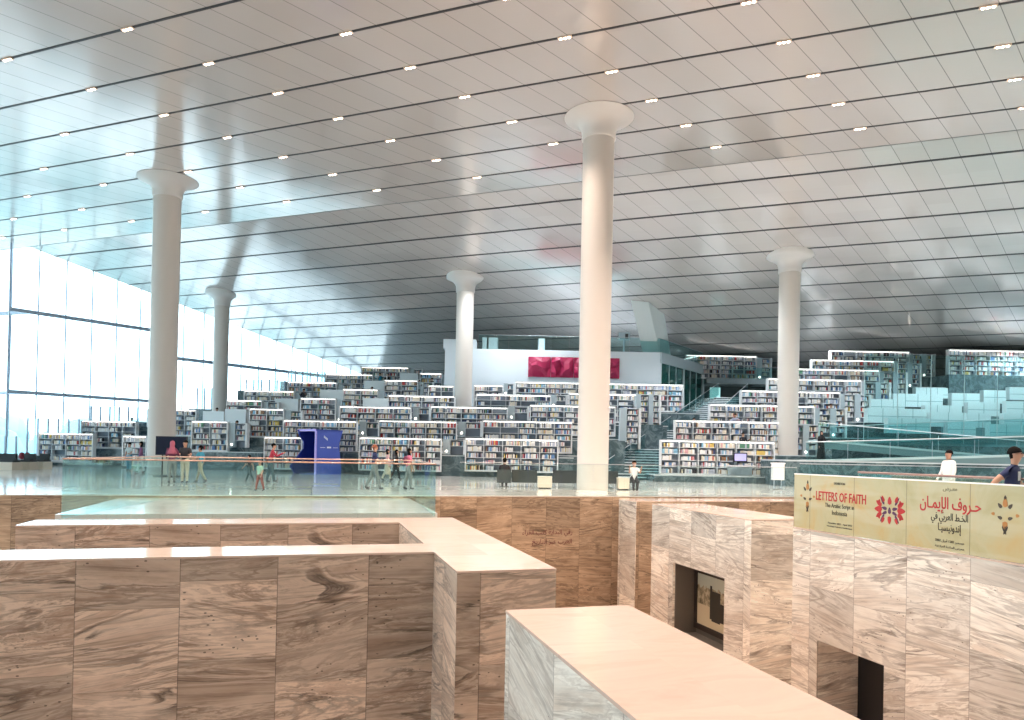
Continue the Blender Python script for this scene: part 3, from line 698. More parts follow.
# tall glass wall
tg = thing('glass_wall', 'tall teal-tinted glass wall in front of the pale bookcases at far right', 'glass wall', (pxX(866, 44.0), 44.3, 0))
x_l = 0; k = 0
while x_l < 16:
    MB().box(x_l + .02, x_l + 2.06, 0, .03, 2.7, 8.2).build('glass_panel', GLASST, tg)
    MB().box(x_l - .012, x_l + .012, -.01, .04, 2.7, 8.2).build('mullion', mat('thin_mullion', (.35, .5, .52), .4), tg); x_l += 2.08
# stair between centre and right stacks
stt = thing('staircase', 'pale marble staircase climbing between the centre and right-hand bookcases', 'stairs', (0, 0, 0))
ns = 36
for seg in range(4):
    tb_ = MB()
    for i in range(seg * 9, seg * 9 + 9):
        t = i / ns; D = 45.8 + 15 * t; z = (i + 1) * .185; xc = pxX(634 + 98 * t, D); wd_ = 1.75 - .5 * t
        tb_.cur = 0; tb_.box(xc - wd_, xc + wd_, D, D + 15 / ns + .02, max(0, z - .9), z - .05); tb_.cur = 1; tb_.box(xc - wd_, xc + wd_, D - .03, D + 15 / ns, z - .05, z)
    tb_.build('flight', [TERR, mat('stair_nosing', (.75, .80, .82), .4)], stt)
for sgn in (-1, 1):
    A = Vector((pxX(634, 45.8) + sgn * 1.75, 45.8, .2)); B = Vector((pxX(732, 60.8) + sgn * 1.25, 60.8, 6.9)); up = Vector((0, 0, 1.0))
    MB().add([A, B, B + Vector((.03, 0, 0)), A + Vector((.03, 0, 0)), A + up, B + up, B + up + Vector((.03, 0, 0)), A + up + Vector((.03, 0, 0))], [(0, 3, 2, 1), (4, 5, 6, 7), (0, 1, 5, 4), (1, 2, 6, 5), (2, 3, 7, 6), (3, 0, 4, 7)]).build('side_glass', GLASST, stt)
    MB().tube(A + up, B + up, .03, 6).build('handrail', STEEL, stt)
for i, (xa, xb, yt, yb, D) in enumerate([(641, 663, 425, 438, 50), (609, 625, 441, 459, 46.6), (675, 696, 411, 420, 55)]):
    a = ony(xa, yb, D); b = ony(xb, yt, D)
    struct(MB().box(a.x, b.x, D, D + 2.5, 0, b.z).build('wall_stair_plinth', TERR))
a = ony(636, 452, 44.9); o = MB().box(pxX(635, 44.9), pxX(661, 44.9), 44.9, 44.95, .05, 1.95).build('glass_screen', GLASST); tag(o, 'teal glass screen standing at the foot of the staircase', 'glass screen')

# ------------------------------------------------------------ lettering
ARF = {'ا': 0xFE8D, 'إ': 0xFE87, 'أ': 0xFE83, 'د': 0xFEA9, 'ر': 0xFEAD, 'و': 0xFEED, 'ة': 0xFE93, 'ب': 0xFE8F, 'ت': 0xFE95, 'ج': 0xFE9D, 'ح': 0xFEA1, 'خ': 0xFEA5, 'س': 0xFEB1, 'ش': 0xFEB5, 'ط': 0xFEC1,
       'ع': 0xFEC9, 'ف': 0xFED1, 'ق': 0xFED5, 'ك': 0xFED9, 'ل': 0xFEDD, 'م': 0xFEE1, 'ن': 0xFEE5, 'ه': 0xFEE9, 'ي': 0xFEF1}
NOJ = set('اإأدروة')
def arabic(s):
    out = []
    for w_ in s.split(' '):
        g = ''
        for i, c in enumerate(w_):
            if c == 'ـ': g += c; continue
            if c not in ARF: g += c; continue
            pj = i > 0 and w_[i - 1] not in NOJ; nj = i < len(w_) - 1 and c not in NOJ
            g += chr(ARF[c] + (0 if not pj and not nj else 1 if pj and not nj else 2 if nj and not pj else 3))
        out.append(g[::-1])
    return ' '.join(out[::-1])
def text(name, s, m, height, width, parent, mtx, bold=.0, ext=.004):
    c = bpy.data.curves.new('t', 'FONT'); c.body = s; c.extrude = ext; c.offset = bold; c.resolution_u = 2
    o = bpy.data.objects.new('t', c); COL.objects.link(o); dg = bpy.context.evaluated_depsgraph_get()
    me = bpy.data.meshes.new_from_object(o.evaluated_get(dg)); bpy.data.objects.remove(o); me.materials.clear(); me.materials.append(m)
    if not len(me.vertices): return None
    xs = [v.co.x for v in me.vertices]; ys = [v.co.y for v in me.vertices]; sx = width / (max(xs) - min(xs)); sy = height / (max(ys) - min(ys))
    cx = (max(xs) + min(xs)) / 2; cy = (max(ys) + min(ys)) / 2
    for v in me.vertices: v.co.x = (v.co.x - cx) * sx; v.co.y = (v.co.y - cy) * sy
    q = bpy.data.objects.new(name, me); COL.objects.link(q); q.parent = parent; q.matrix_local = mtx; return q
# banner along the right-hand wall
def banner_mat():
    k = NT('banner_print'); x, y, z = k.sep(k.n('ShaderNodeTexCoord').outputs['Object'])
    n = k.noise(k.vec(0., y, z), .9, 5, .6, .6)
    c = k.ramp(n, [(.35, (.44, .40, .22)), (.5, (.50, .47, .29)), (.6, (.52, .44, .24)), (.7, (.56, .36, .14))])
    hl = k.ramp(k.noise(k.vec(0., k.math('MULTIPLY', y, .25), k.math('MULTIPLY', z, 2.)), 1.3, 2), [(.5, (0, 0, 0)), (.6, (1, 1, 1))])
    c = k.mix(k.math('MULTIPLY', k.sep(hl)[0], .35), c, (.60, .60, .45))
    f = k.math('FRACT', k.math('DIVIDE', k.math('SUBTRACT', y, .1), 1.34)); c = k.mix(k.math('MULTIPLY', k.math('LESS_THAN', f, .01), .6), c, (.12, .12, .08))
    k.l(c, k.b.inputs['Base Color']); k.b.inputs['Roughness'].default_value = .25; return k.m
ban = thing('exhibition_banner', 'long olive exhibition banner lettered in red above the right-hand stone wall', 'banner', (0, 0, 0), PHI)
MB().box(10.775, 10.80, -6, 14.05, .015, 1.225).build('printed_sheet', banner_mat(), ban)
MB().box(10.77, 10.84, -6, 14.06, 1.225, 1.25).build('top_edge', mat('edge_white', (.9, .9, .88), .4), ban)
REDI = mat('red_ink', (.50, .03, .03), .5); INK = mat('dark_ink', (.06, .045, .03), .5)
def bpos(px, py):
    P = ona(px, py, 10.772); return P.dot(D1), P.z
def bmtx(b, z): return Matrix(((0, 0, -1, 10.772), (-1, 0, 0, b), (0, 1, 0, z), (0, 0, 0, 1)))
def btext(name, s, m, p1, p2, h, bold=0.):
    b0, z0 = bpos(*p1); b1, z1 = bpos(*p2); text(name, s, m, h, abs(b0 - b1), ban, bmtx((b0 + b1) / 2, (z0 + z1) / 2), bold, .003)
btext('lettering', 'LETTERS OF FAITH', REDI, (816, 496.5), (866, 498.5), .20, .012)
btext('lettering', 'The Arabic Script in', INK, (825, 506), (854, 508), .12)
btext('lettering', 'Indonesia', INK, (832, 512.7), (847, 514), .10)
btext('lettering', 'December 2021 – April 2022', INK, (828, 523.5), (852, 525.5), .045)
btext('lettering', 'Heritage Library Exhibition', INK, (827, 526.3), (852, 529), .035)
btext('lettering', 'EXHIBITION', INK, (834, 483.5), (845, 484), .05)
btext('lettering', arabic('حـروف الإيمـان'), REDI, (920, 504), (981, 508), .30, .010)
btext('lettering', arabic('الخـط العربي في'), INK, (931, 517.5), (968, 520.5), .20, .006)
btext('lettering', arabic('إندونيسيـا'), INK, (938, 528), (961, 530.5), .19, .006)
btext('lettering', arabic('ديسمبر 2021 أبريل 2022'), INK, (935, 540), (964, 543), .07)
btext('lettering', arabic('معرض المكتبة التراثية'), INK, (935, 546), (964, 549), .05)
btext('lettering', arabic('معـرض'), mat('faint_ink', (.25, .22, .13), .5), (943, 489), (957, 490), .09)
# floral emblem and side ornaments
def petal(b, cx, cz, ang, L, wd_, a=10.770, n=8):
    pts = []
    for i in range(n): t = 2 * PI * i / n; pts.append((L / 2 + L / 2 * math.cos(t), wd_ / 2 * math.sin(t) * (1.1 - .5 * math.cos(t))))
    vs = []
    for dx in (0, .004):
        for p, q_ in pts: vs.append((a + dx, cx - (p * math.cos(ang) - q_ * math.sin(ang)), cz + p * math.sin(ang) + q_ * math.cos(ang)))
    b.add(vs, [tuple(range(n)), tuple(range(2 * n - 1, n - 1, -1))] + [(i, i + n, (i + 1) % n + n, (i + 1) % n) for i in range(n)])
b0, z0 = bpos(889.5, 510); e = MB(); e2 = MB(); ES = .66
for sgn in (1, -1):
    for (dx, dz_, an, L, w_, rd) in [(.28, .0, 0, .30, .16, 1), (.30, .10, .6, .26, .12, 1), (.30, -.10, -.6, .26, .12, 1), (.22, .22, 1.2, .2, .1, 1), (.22, -.22, -1.2, .2, .1, 1), (.10, .02, .2, .2, .09, 0), (.10, -.06, -.4, .2, .08, 0), (.2, .14, 1.0, .28, .06, 0), (.2, -.14, -1.0, .28, .06, 0), (.42, .16, 1.9, .14, .09, 1), (.42, -.16, -1.9, .14, .09, 1)]:
        petal(e if rd else e2, b0 - sgn * dx * ES, z0 + dz_ * ES, an if sgn > 0 else PI - an, L * ES, w_ * ES)
for (dz_, an, L, w_, rd) in [(.10, PI / 2, .24, .13, 1), (-.12, -PI / 2, .24, .12, 1), (-.08, PI / 2, .2, .1, 0)]: petal(e if rd else e2, b0, z0 + dz_ * 1., an, L * ES, w_ * ES, 10.768)
e.build('emblem_red_petals', REDI, ban); e2.build('emblem_dark_petals', mat('plum_ink', (.10, .03, .09), .5), ban)
OR = mat('orange_ink', (.45, .20, .05), .5)
for (px, py, s) in ((807.5, 497, .7), (1005, 516, .62)):
    b0, z0 = bpos(px, py); e = MB(); e2 = MB()
    petal(e, b0, z0 + .22 * s, PI / 2, .26 * s, .12 * s); petal(e, b0, z0 - .14 * s, -PI / 2, .22 * s, .13 * s); petal(e2, b0, z0 + .42 * s, PI / 2, .12 * s, .04)
    for sg in (1, -1): petal(e2, b0 - sg * .04, z0 - .25 * s, -PI / 2 - sg * .4, .26 * s, .045); petal(e2, b0 - sg * .06, z0 + .2 * s, PI / 2 - sg * .7, .16 * s, .05); petal(e2, b0 - sg * .05, z0 - .08 * s, PI / 2 - sg * 1.2, .14 * s, .05); petal(e, b0 - sg * .18, z0 + .02, 0 if sg > 0 else PI, .1 * s, .05)
    e.build('ornament_orange', OR, ban); e2.build('ornament_dark', INK, ban)
# engraved lines on the far pit wall
wi = bpy.data.objects['wall_pit_back']
def wmtx(P): return Matrix(((1, 0, 0, P.dot(D2)), (0, 0, -1, 25.295), (0, 1, 0, P.z), (0, 0, 0, 1)))
ENG = mat('engraved', (.16, .05, .05), .6)
text('inscription', arabic('رقي البداية كتب القراء'), ENG, .27, 1.98, wi, wmtx(onb(547.5, 533.2, 25.3)), .004)
text('inscription', arabic('العرب عبر التاريخ'), ENG, .27, 1.58, wi, wmtx(onb(552, 542.5, 25.3)), .004)

# ------------------------------------------------------------ furniture
P = onz(316, 474.5, 0)
bo = thing('blue_booth', 'waisted royal-blue walk-through booth with lilac edges on the main floor', 'booth', (P.x, P.y, 0), .80)
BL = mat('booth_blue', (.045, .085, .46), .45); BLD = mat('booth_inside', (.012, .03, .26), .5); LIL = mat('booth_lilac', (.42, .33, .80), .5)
prof = [(-.0, 0), (-.10, .45), (-.02, 1.0), (.06, 1.6), (.06, 2.05), (-.02, 2.5), (-.04, 2.78)]
wR = 1.8
rp_ = [(wR - .02, 0), (wR - .02, .5), (wR - .12, 1.2), (wR - .20, 1.8), (wR - .10, 2.3), (wR + .06, 2.78)]
def slab(y0, y1, left, right, name, m):
    poly_ = left + right[::-1]; n = len(poly_)
    vs = [(x, y0, z) for x, z in poly_] + [(x, y1, z) for x, z in poly_]
    MB().add(vs, [tuple(range(n))[::-1], tuple(range(n, 2 * n))] + [(i, (i + 1) % n, (i + 1) % n + n, i + n) for i in range(n)]).build(name, m, bo)
flat = [(0, 0), (0, 1.4), (0, 2.78)]
slab(0, .12, flat, rp_, 'front_side', BL)
far = [(x * 4 - (.35 * (1 - z / 1.6) if z < 1.6 else 0) * 1.0, z) for x, z in prof]
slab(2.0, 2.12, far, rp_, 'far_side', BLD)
sx_ = MB(); sx_.box(-.05, wR + .04, 0, 2.12, 2.70, 2.80); sx_.build('roof', BL, bo)
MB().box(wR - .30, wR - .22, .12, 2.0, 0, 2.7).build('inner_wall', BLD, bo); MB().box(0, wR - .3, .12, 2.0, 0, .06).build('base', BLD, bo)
MB().box(-.07, .0, -.02, .13, 0, 2.70).box(-.09, -.05, 0, 2.12, 2.68, 2.82).build('lilac_edge', LIL, bo)
WI = mat('white_print', (.7, .72, .85), .5)
pr_ = MB()
for i in range(4): pr_.box(.5 + .07 * i, .55 + .07 * i, -.006, 0, 2.28 - .05 * i, 2.42 - .05 * i)
pr_.box(.25, .6, -.006, 0, 1.66, 1.69).box(.72, 1.02, -.006, 0, 1.64, 1.74).box(1.15, 1.5, -.006, 0, 1.66, 1.69).build('printed_logo', WI, bo)

P = onz(170, 475.6, 0); D = 37.0; a = ony(155.3, 455, D); b = ony(187, 436.6, D)
tv = thing('display_screen', 'large black screen on a stand right of the left column', 'screen', ((a.x + b.x) / 2, D, 0)); w2 = (b.x - a.x) / 2
MB().box(-w2, w2, 0, .08, a.z, b.z).build('casing', BLACK, tv); MB().box(-w2 + .04, w2 - .04, -.006, 0, a.z + .04, b.z - .04).build('screen_face', mat('screen_navy', (.008, .011, .03), .5, spec=.15), tv)
for s in (-.5, .5): MB().tube((s, .12, .04), (s, .12, b.z - .2), .035).build('post', BLACK, tv)
MB().box(-.75, .75, -.3, .5, 0, .05).build('base', BLACK, tv)

def kiosk():
    P = onz(777.5, 490, 0); o = thing('pamphlet_stand', 'small white box stand on two thin legs right of the lowest right-hand bookcase', 'stand', (P.x, P.y, 0))
    MB().box(-.28, .28, -.15, .15, .5, 1.3).build('box', WHITE, o); MB().box(-.31, .31, -.18, .18, 1.3, 1.36).build('lid', WHITE, o)
    for s in (-.18, .18): MB().tube((s, 0, 0), (s, 0, .5), .025).build('leg', STEEL, o)
    MB().box(-.3, .3, -.16, .16, 0, .03).build('base', STEEL, o)
kiosk()
# desk and monitor on the lowest right-hand bookcase
a = ony(741, 457, 43.7); o = thing('monitor', 'small screen with violet glow on the lowest right-hand bookcase', 'monitor', (a.x, 43.80, a.z - .3))
MB().box(-.42, .42, 0, .08, 0, .56).build('casing', BLACK, o); MB().box(-.36, .36, -.008, 0, .06, .5).build('glowing_face', mat('screen_violet', (.3, .3, .5), .5, emit=(.55, .5, .95), es=.3), o)
a = ony(741, 466, 43.7); o = thing('wall_desk', 'pale shelf desk under the violet screen', 'desk', (a.x, 43.5, 0)); MB().box(-.75, .75, -.25, .46, a.z - .03, a.z + .03).build('top', SHELFM, o); MB().box(-.75, .75, .40, .46, .02, a.z - .03).build('front_panel', PANELG, o)
# sofas near the centre column
SOF = mat('charcoal_upholstery', (.045, .055, .06), .8); BEI = mat('beige_block', (.66, .60, .50), .6)
def sofa(px0, px1, D, label, h=.80):
    xa, xb = ony(px0, 480, D).x, ony(px1, 480, D).x; w2 = (xb - xa) / 2; o = thing('sofa', label, 'sofa', ((xa + xb) / 2, D, 0), 0, 'charcoal sofas by the centre column')
    MB().box(-w2, w2, 0, .16, .20, h).build('backrest', SOF, o); MB().box(-w2, w2, .16, .85, .20, .45).build('seat', SOF, o)
    for s in (-1, 1): MB().box(s * w2 - (.12 if s > 0 else 0), s * w2 + (.12 if s < 0 else 0), .16, .85, .45, .62).build('armrest', SOF, o)
    for s in (-1, 1):
        for y in (.06, .78): MB().tube((s * (w2 - .06), y, 0), (s * (w2 - .06), y, .2), .02, 6).build('leg', STEEL, o)
sofa(497, 511, 32.6, 'charcoal armchair with a dark-haired sitter, left end of the sofa row'); sofa(511.5, 537, 33.2, 'charcoal sofa between the armchair and the beige block'); sofa(553, 577, 33.6, 'charcoal sofa touching the left side of the centre column'); sofa(600, 618, 33.9, 'charcoal sofa right of the centre column')
def block(px0, px1, D, h, dep, label, name='beige_ottoman'):
    xa, xb = ony(px0, 480, D).x, ony(px1, 480, D).x; w2 = (xb - xa) / 2; o = thing(name, label, 'ottoman', ((xa + xb) / 2, D, 0))
    MB().box(-w2, w2, 0, dep, .05, h).build('body', BEI, o); MB().box(-w2 + .05, w2 - .05, .05, dep - .05, 0, .05).build('plinth', DARK, o); MB().box(-w2 - .01, w2 + .01, -.01, dep + .01, h, h + .03).build('seat_pad', mat('beige_top', (.72, .67, .58), .6), o)
block(538, 552, 32., .52, .6, 'beige block seat left of the centre column'); block(618.5, 629.5, 32.2, .52, .6, 'beige block seat beside the seated visitor in white')
for i, (x0, x1, D, lab) in enumerate([(-14, 12, 41, 'long beige lounge bench at the left edge of the picture'), (14, 29, 42.3, 'middle beige lounge bench by the left window'), (30.5, 43, 43.5, 'right-hand beige lounge bench by the left window')]):
    xa, xb = ony(x0, 460, D).x, ony(x1, 460, D).x; w2 = (xb - xa) / 2; o = thing('lounge_bench', lab, 'bench', ((xa + xb) / 2, D, 0))
    MB().box(-w2, w2, 0, .9, 0, .46).build('base', BEI, o); MB().box(-w2 + .1, w2 - .1, .25, .9, .46, .58).build('cushion', SOF, o); MB().box(-w2 + .1, w2 * .6, .7, .9, .58, .95).build('backrest', SOF, o)
for i, (px, c, lab) in enumerate([(22, 'dark red bag resting on the lounge benches, left one', 0), (27.5, 'dark red bag resting on the lounge benches, right one', 0)]):
    P_ = ony(px, 454, 43.2); o = thing('red_bag', c, 'bag', (P_.x, 43.0, .58)); MB().ball((0, .2, .22), .2, 10, 1, .8, 1.1).build('body', mat('dark_red', (.25, .03, .05), .7), o); MB().tube((-.1, .2, .42), (.1, .2, .42), .02, 6).build('handle', BLACK, o)
# translucent screens on the window side of the tiers
SCR = glass_mat('cyan_screen', (.72, .90, .95), .12, .25)
for i, (xa, xb, yt, yb, D, n, lab) in enumerate([(27, 79, 419.5, 447, 55, 5, 'translucent screen row behind the lowest bookcase by the window'), (91, 138, 407.5, 421, 58, 5, 'translucent screen row above the second bookcase by the window'), (246, 285, 380.5, 391, 64, 5, 'translucent screen row high on the left tiers near the window'), (288, 325, 372, 382, 66, 5, 'highest translucent screen row beside the window wall'), (-6, 27, 437, 455, 50, 3, 'translucent screen row at the left edge by the lounge'), (197, 212, 388.5, 409, 64, 2, 'translucent screens behind the farthest slim column')]):
    A = ony(xa, yb, D); B = ony(xb, yt, D); w_ = (B.x - A.x) / n; zb0 = A.z if i else max(.0, A.z - .6)
    o = thing('glass_screen', lab, 'glass screen', (A.x, D, zb0))
    for k_ in range(n): MB().box(w_ * k_ + .12, w_ * (k_ + 1) - .06, 0, .03, .05, B.z - zb0).build('pane', SCR, o)
    for k_ in range(n + 1): MB().box(w_ * k_ - .05, w_ * k_ + .05, -.03, .06, 0, B.z - zb0 + .05).build('post', MULL, o)
    tier(A.x - .5, B.x + .5, D - .3, D + 1.2, zb0) if False else None
    if zb0 > .2: struct(MB().box(A.x - .6, B.x + .6, D - .4, D + 1.4, 0, zb0).build('floor_ledge', TERR))
# white desks with pale screens between bookcases
for i, (xa, xb, yt, D) in enumerate([(225, 246, 409, 54.5), (275, 298, 398.5, 58.5), (364, 384, 380.5, 62), (320, 343, 389.5, 60), (363, 388, 398, 54), (400, 418, 373, 65), (203, 224, 411, 55.5), (147, 160, 409, 57.5)]):
    A = ony(xa, yt, D); B = ony(xb, yt, D); h = 1.5; w2 = (B.x - A.x) / 2
    o = thing('reading_carrel', 'white reading carrel ' + ['left of the bookcase above the booth', 'beneath the third screen row', 'left of the top middle bookcases', 'left of the sixth left bookcase', 'at the left end of the fourth centre tier', 'right of the topmost left bookcase', 'just right of the boy in blue, one tier up', 'left of the column by the dark screen'][i], 'carrel', ((A.x + B.x) / 2, D, A.z - h))
    MB().box(-w2, w2, 0, .04, .1, h).build('front_screen', mat('carrel_white', (.80, .86, .88), .4), o); MB().box(-w2, -w2 + .04, .04, 1, 0, h).build('side_screen', WHITE, o); MB().box(w2 - .04, w2, .04, 1, 0, h).build('side_screen', WHITE, o); MB().box(-w2 + .04, w2 - .04, .04, .9, .7, .74).build('desk_top', SHELFM, o)
    struct(MB().box(A.x - .3, B.x + .3, D - .3, D + 2.2, 0, A.z - h).build('floor_ledge', TERR))

# ------------------------------------------------------------ people
SKIN = mat('skin', (.48, .27, .19), .55); HAIR = mat('hair_black', (.008, .007, .007), .8, spec=.1); SHOE = mat('shoe', (.05, .05, .06), .5)
def cl(name, c): return mat('cloth_' + name, c, .85)
def person(label, loc, face, H=1.8, top=None, bottom=None, shoe=None, larm=(5, 8, 15), rarm=(5, 8, 15), lleg=(0, 0), rleg=(0, 0), sleeves='short', hair='short', robe=None, hood=None, lean=0, seated=False, hands=False, shorts=False, skirt=None, hairm=None, bag=None, female=False, headturn=0, backpack=None):
    k = H / 1.78
    o = thing('person', label, 'person', loc, face)
    V = []; E = []; Rr = []; tags = []
    def v(p, r, t): V.append(Vector(p)); Rr.append(r); tags.append(t); return len(V) - 1
    ca, sa = math.cos(math.radians(lean)), math.sin(math.radians(lean))
    hipz = .93 if not seated else .50
    def up(x, y, h): return (x, y * ca + h * sa, hipz + h * ca)
    sw = .155 if female else .18
    pel = v(up(0, 0, 0), .125, 'b'); sp1 = v(up(0, 0, .17), .115 if female else .125, 't'); ch = v(up(0, 0, .38), .135, 't'); nk0 = v(up(0, 0, .52), .07, 't'); nk = v(up(0, .01, .57), .052, 's'); h0 = v(up(0, .02, .64), .085, 's'); h1 = v(up(0, .02, .72), .106, 's'); h2 = v(up(0, .01, .79), .075, 's')
    E += [(pel, sp1), (sp1, ch), (ch, nk0), (nk0, nk), (nk, h0), (h0, h1), (h1, h2)]
    hands_at = []
    for sgn, (pitch, ab, el) in ((-1, larm), (1, rarm)):
        sh = v(up(sgn * sw, 0, .47), .062, 't')
        pr_, ar, er = map(math.radians, (pitch, ab, el))
        def dirv(p, a): return Vector((sgn * math.sin(a), math.sin(p) * math.cos(a), -math.cos(p) * math.cos(a)))
        d1_ = dirv(pr_, ar); e_ = V[sh] + d1_ * .29; el_ = v(e_, .043, 't' if sleeves == 'long' else 'm')
        d2_ = dirv(pr_ + er, ar * .4); w0 = e_ + d2_ * .25; wr = v(w0, .029, 't' if sleeves == 'long' else 's')
        E += [(ch, sh), (sh, el_), (el_, wr)]
        if hands:
            pa = v(w0 + d2_ * .045, .034, 's'); pb = v(w0 + d2_ * .085, .036, 's'); E += [(wr, pa), (pa, pb)]
            side = d2_.cross(Vector((1, 0, 0))).normalized() if abs(d2_.x) < .9 else Vector((0, 1, 0))
            lat = d2_.cross(Vector((0, 0, 1))).normalized() if abs(d2_.z) < .9 else Vector((0, 1, 0))
            dn = lat.cross(d2_).normalized(); dn = dn if dn.z < 0 else -dn
            for f_ in range(4):
                b_ = V[pb] + lat * (-.033 + .022 * f_); L1 = [.034, .04, .037, .028][f_]
                q1 = v(b_ + d2_ * .02, .010, 's'); q2 = v(b_ + d2_ * (.02 + L1) + dn * .012, .009, 's'); q3 = v(b_ + d2_ * (.02 + L1 * 1.4) + dn * .042, .008, 's'); E += [(pb, q1), (q1, q2), (q2, q3)]
            q1 = v(V[pa] - lat * .038, .011, 's'); q2 = v(V[pa] - lat * .055 + d2_ * .04 + dn * .02, .010, 's'); E += [(pa, q1), (q1, q2)]
        else:
            ha = v(w0 + d2_ * .09, .034, 's'); E += [(wr, ha)]; hb = v(w0 + d2_ * .16 + Vector((0, .01, 0)), .018, 's'); E += [(ha, hb)]; th = v(w0 + d2_ * .09 + Vector((-sgn * .03, .045, 0)), .012, 's'); E += [(ha, th)]
    for sgn, (tp_, kb) in ((-1, lleg), (1, rleg)):
        hp = v((sgn * .085, 0, hipz - .04), .095, 'b'); tr, kr = math.radians(tp_), math.radians(kb)
        kn_ = V[hp] + Vector((sgn * .01, math.sin(tr), -math.cos(tr))) * .42; kn = v(kn_, .062, 's' if shorts == 2 else 'b')
        an_ = kn_ + Vector((0, math.sin(tr - kr), -math.cos(tr - kr))) * .40; an = v(an_, .042, 's' if shorts else 'b')
        fd = Vector((0, math.cos(tr - kr), math.sin(tr - kr) * .8)).normalized(); he = v(an_ + Vector((0, 0, -.045)), .042, 'f'); to = v(an_ + Vector((0, 0, -.05)) + fd * .15, .034, 'f')
        E += [(pel, hp), (hp, kn), (kn, an), (an, he), (he, to)]
    me = bpy.data.meshes.new('skeleton'); me.from_pydata([p * k for p in V], E, []); ob = bpy.data.objects.new('skeleton', me); COL.objects.link(ob)
    sm = ob.modifiers.new('s', 'SKIN'); sm.use_smooth_shade = True; sd = ob.modifiers.new('u', 'SUBSURF'); sd.levels = 1; sd.render_levels = 1
    for i, r in enumerate(Rr): r *= 1.0 if tags[i] == 's' else 1.32 if tags[i] == 'b' else 1.2; me.skin_vertices[0].data[i].radius = (r * k, r * k * (.78 if tags[i] in 'tb' and i < 4 else 1)); me.skin_vertices[0].data[i].use_root = (i == 0)
    dg = bpy.context.evaluated_depsgraph_get(); bm_ = bpy.data.meshes.new_from_object(ob.evaluated_get(dg)); bpy.data.objects.remove(ob)
    mats = [SKIN, top or SKIN, bottom or SKIN, shoe or SHOE]; bm_.materials.clear()
    for m_ in mats: bm_.materials.append(m_)
    segs = []
    for a_, b_ in E:
        ta, tb2 = tags[a_], tags[b_]
        key = tb2 if tb2 not in 'm' else 't'
        segs.append((V[a_] * k, V[b_] * k, key, ta, tb2))
    idx = {'s': 0, 't': 1, 'b': 2, 'f': 3, 'm': 1}
    for pgn in bm_.polygons:
        c = pgn.center; best = 1e9; kk = 0
        for A_, B_, key, ta, tb2 in segs:
            d_ = B_ - A_; t = max(0, min(1, (c - A_).dot(d_) / d_.length_squared)); q_ = (c - A_ - d_ * t).length
            if q_ < best:
                best = q_
                if ta == 'm': kk = 0
                elif tb2 == 'm': kk = 1 if t < .75 else 0
                elif ta == 'b' and tb2 == 't': kk = 1 if t > -.1 and c.z > (hipz - .02) * k else 2
                elif key == 's' and ta == 'b': kk = 2 if t < .35 else 0
                elif key == 's' and ta == 't': kk = 1 if t < .5 else 0
                else: kk = idx[key]
        pgn.material_index = kk
    if not seated: o.location.z -= min(v_.co.z for v_ in bm_.vertices)
    bm_.name = 'body'; bo_ = bpy.data.objects.new('body', bm_); COL.objects.link(bo_); bo_.parent = o
    hc = V[h1] * k; R0 = Matrix.Translation(hc) @ Matrix.Rotation(math.radians(headturn), 4, 'Z')
    ft = MB(); 
    ft.ball((0, .086 * k, -.012 * k), .022 * k, 8, .8, 1, 1.4)
    for s in (-1, 1): ft.ball((s * .088 * k, -.01 * k, 0), .022 * k, 8, .4, .8, 1.4)
    ob2 = ft.build('nose_and_ears', SKIN, o); ob2.matrix_local = R0
    ft = MB()
    for s in (-1, 1): ft.ball((s * .034 * k, .082 * k, .014 * k), .011 * k, 8, 1.4, .8, .8); ft.box(s * .034 * k - .02 * k, s * .034 * k + .02 * k, .080 * k, .094 * k, .034 * k, .041 * k)
    ft.build('eyes_and_brows', HAIR, o).matrix_local = R0
    ft = MB().box(-.026 * k, .026 * k, .076 * k, .091 * k, -.052 * k, -.043 * k); ft.build('mouth', mat('lips', (.30, .10, .09), .5), o).matrix_local = R0
    hm = hairm or HAIR
    if hair == 'short':
        hb = MB(); hb.smooth = True; hb.lathe([(.108 * k * math.cos(t), .108 * k * 1.12 * math.sin(t)) for t in [(.0 + 1.57 * i / 7) for i in range(8)]], 18, (0, -.018 * k, .02 * k)); hb.ball((0, -.045 * k, -.015 * k), .08 * k, 12, 1., .75, 1.1); hb.build('hair', hm, o).matrix_local = R0 @ Matrix.Rotation(.2, 4, 'X')
    elif hair == 'long':
        hb = MB(); hb.smooth = True; hb.lathe([(.107 * k * math.cos(t), .107 * k * 1.12 * math.sin(t)) for t in [(.0 + 1.57 * i / 7) for i in range(8)]], 18, (0, -.018 * k, .02 * k)); hb.lathe([(.0, .06), (.09 * k, .02), (.10 * k, -.10 * k), (.085 * k, -.24 * k), (.03 * k, -.36 * k), (0, -.37 * k)], 14, (0, -.055 * k, 0), 1, .7); hb.build('hair', hm, o).matrix_local = R0 @ Matrix.Rotation(.2, 4, 'X')
    if hood:
        hb = MB(); hb.smooth = True; hb.lathe([(0, .135 * k), (.07 * k, .118 * k), (.108 * k, .06 * k), (.115 * k, -.02 * k), (.10 * k, -.10 * k), (.13 * k, -.20 * k), (.20 * k, -.32 * k), (.21 * k, -.42 * k), (.16 * k, -.43 * k)], 20, (0, -.025 * k, 0), .9, .85); hb.build('headscarf', hood, o).matrix_local = R0
    if robe:
        hb = MB(); hb.smooth = True; zt2 = (hipz + .50) * k; zb_ = (.06 if not seated else .1) * k
        hb.lathe([(.06 * k, zt2), (.17 * k, zt2 - .06 * k), (.20 * k, zt2 - .2 * k), (.19 * k, hipz * k), (.23 * k, hipz * k * .6), (.27 * k, zb_), (.25 * k, zb_)], 20, (0, 0, 0), 1, .72); hb.build('robe', robe, o)
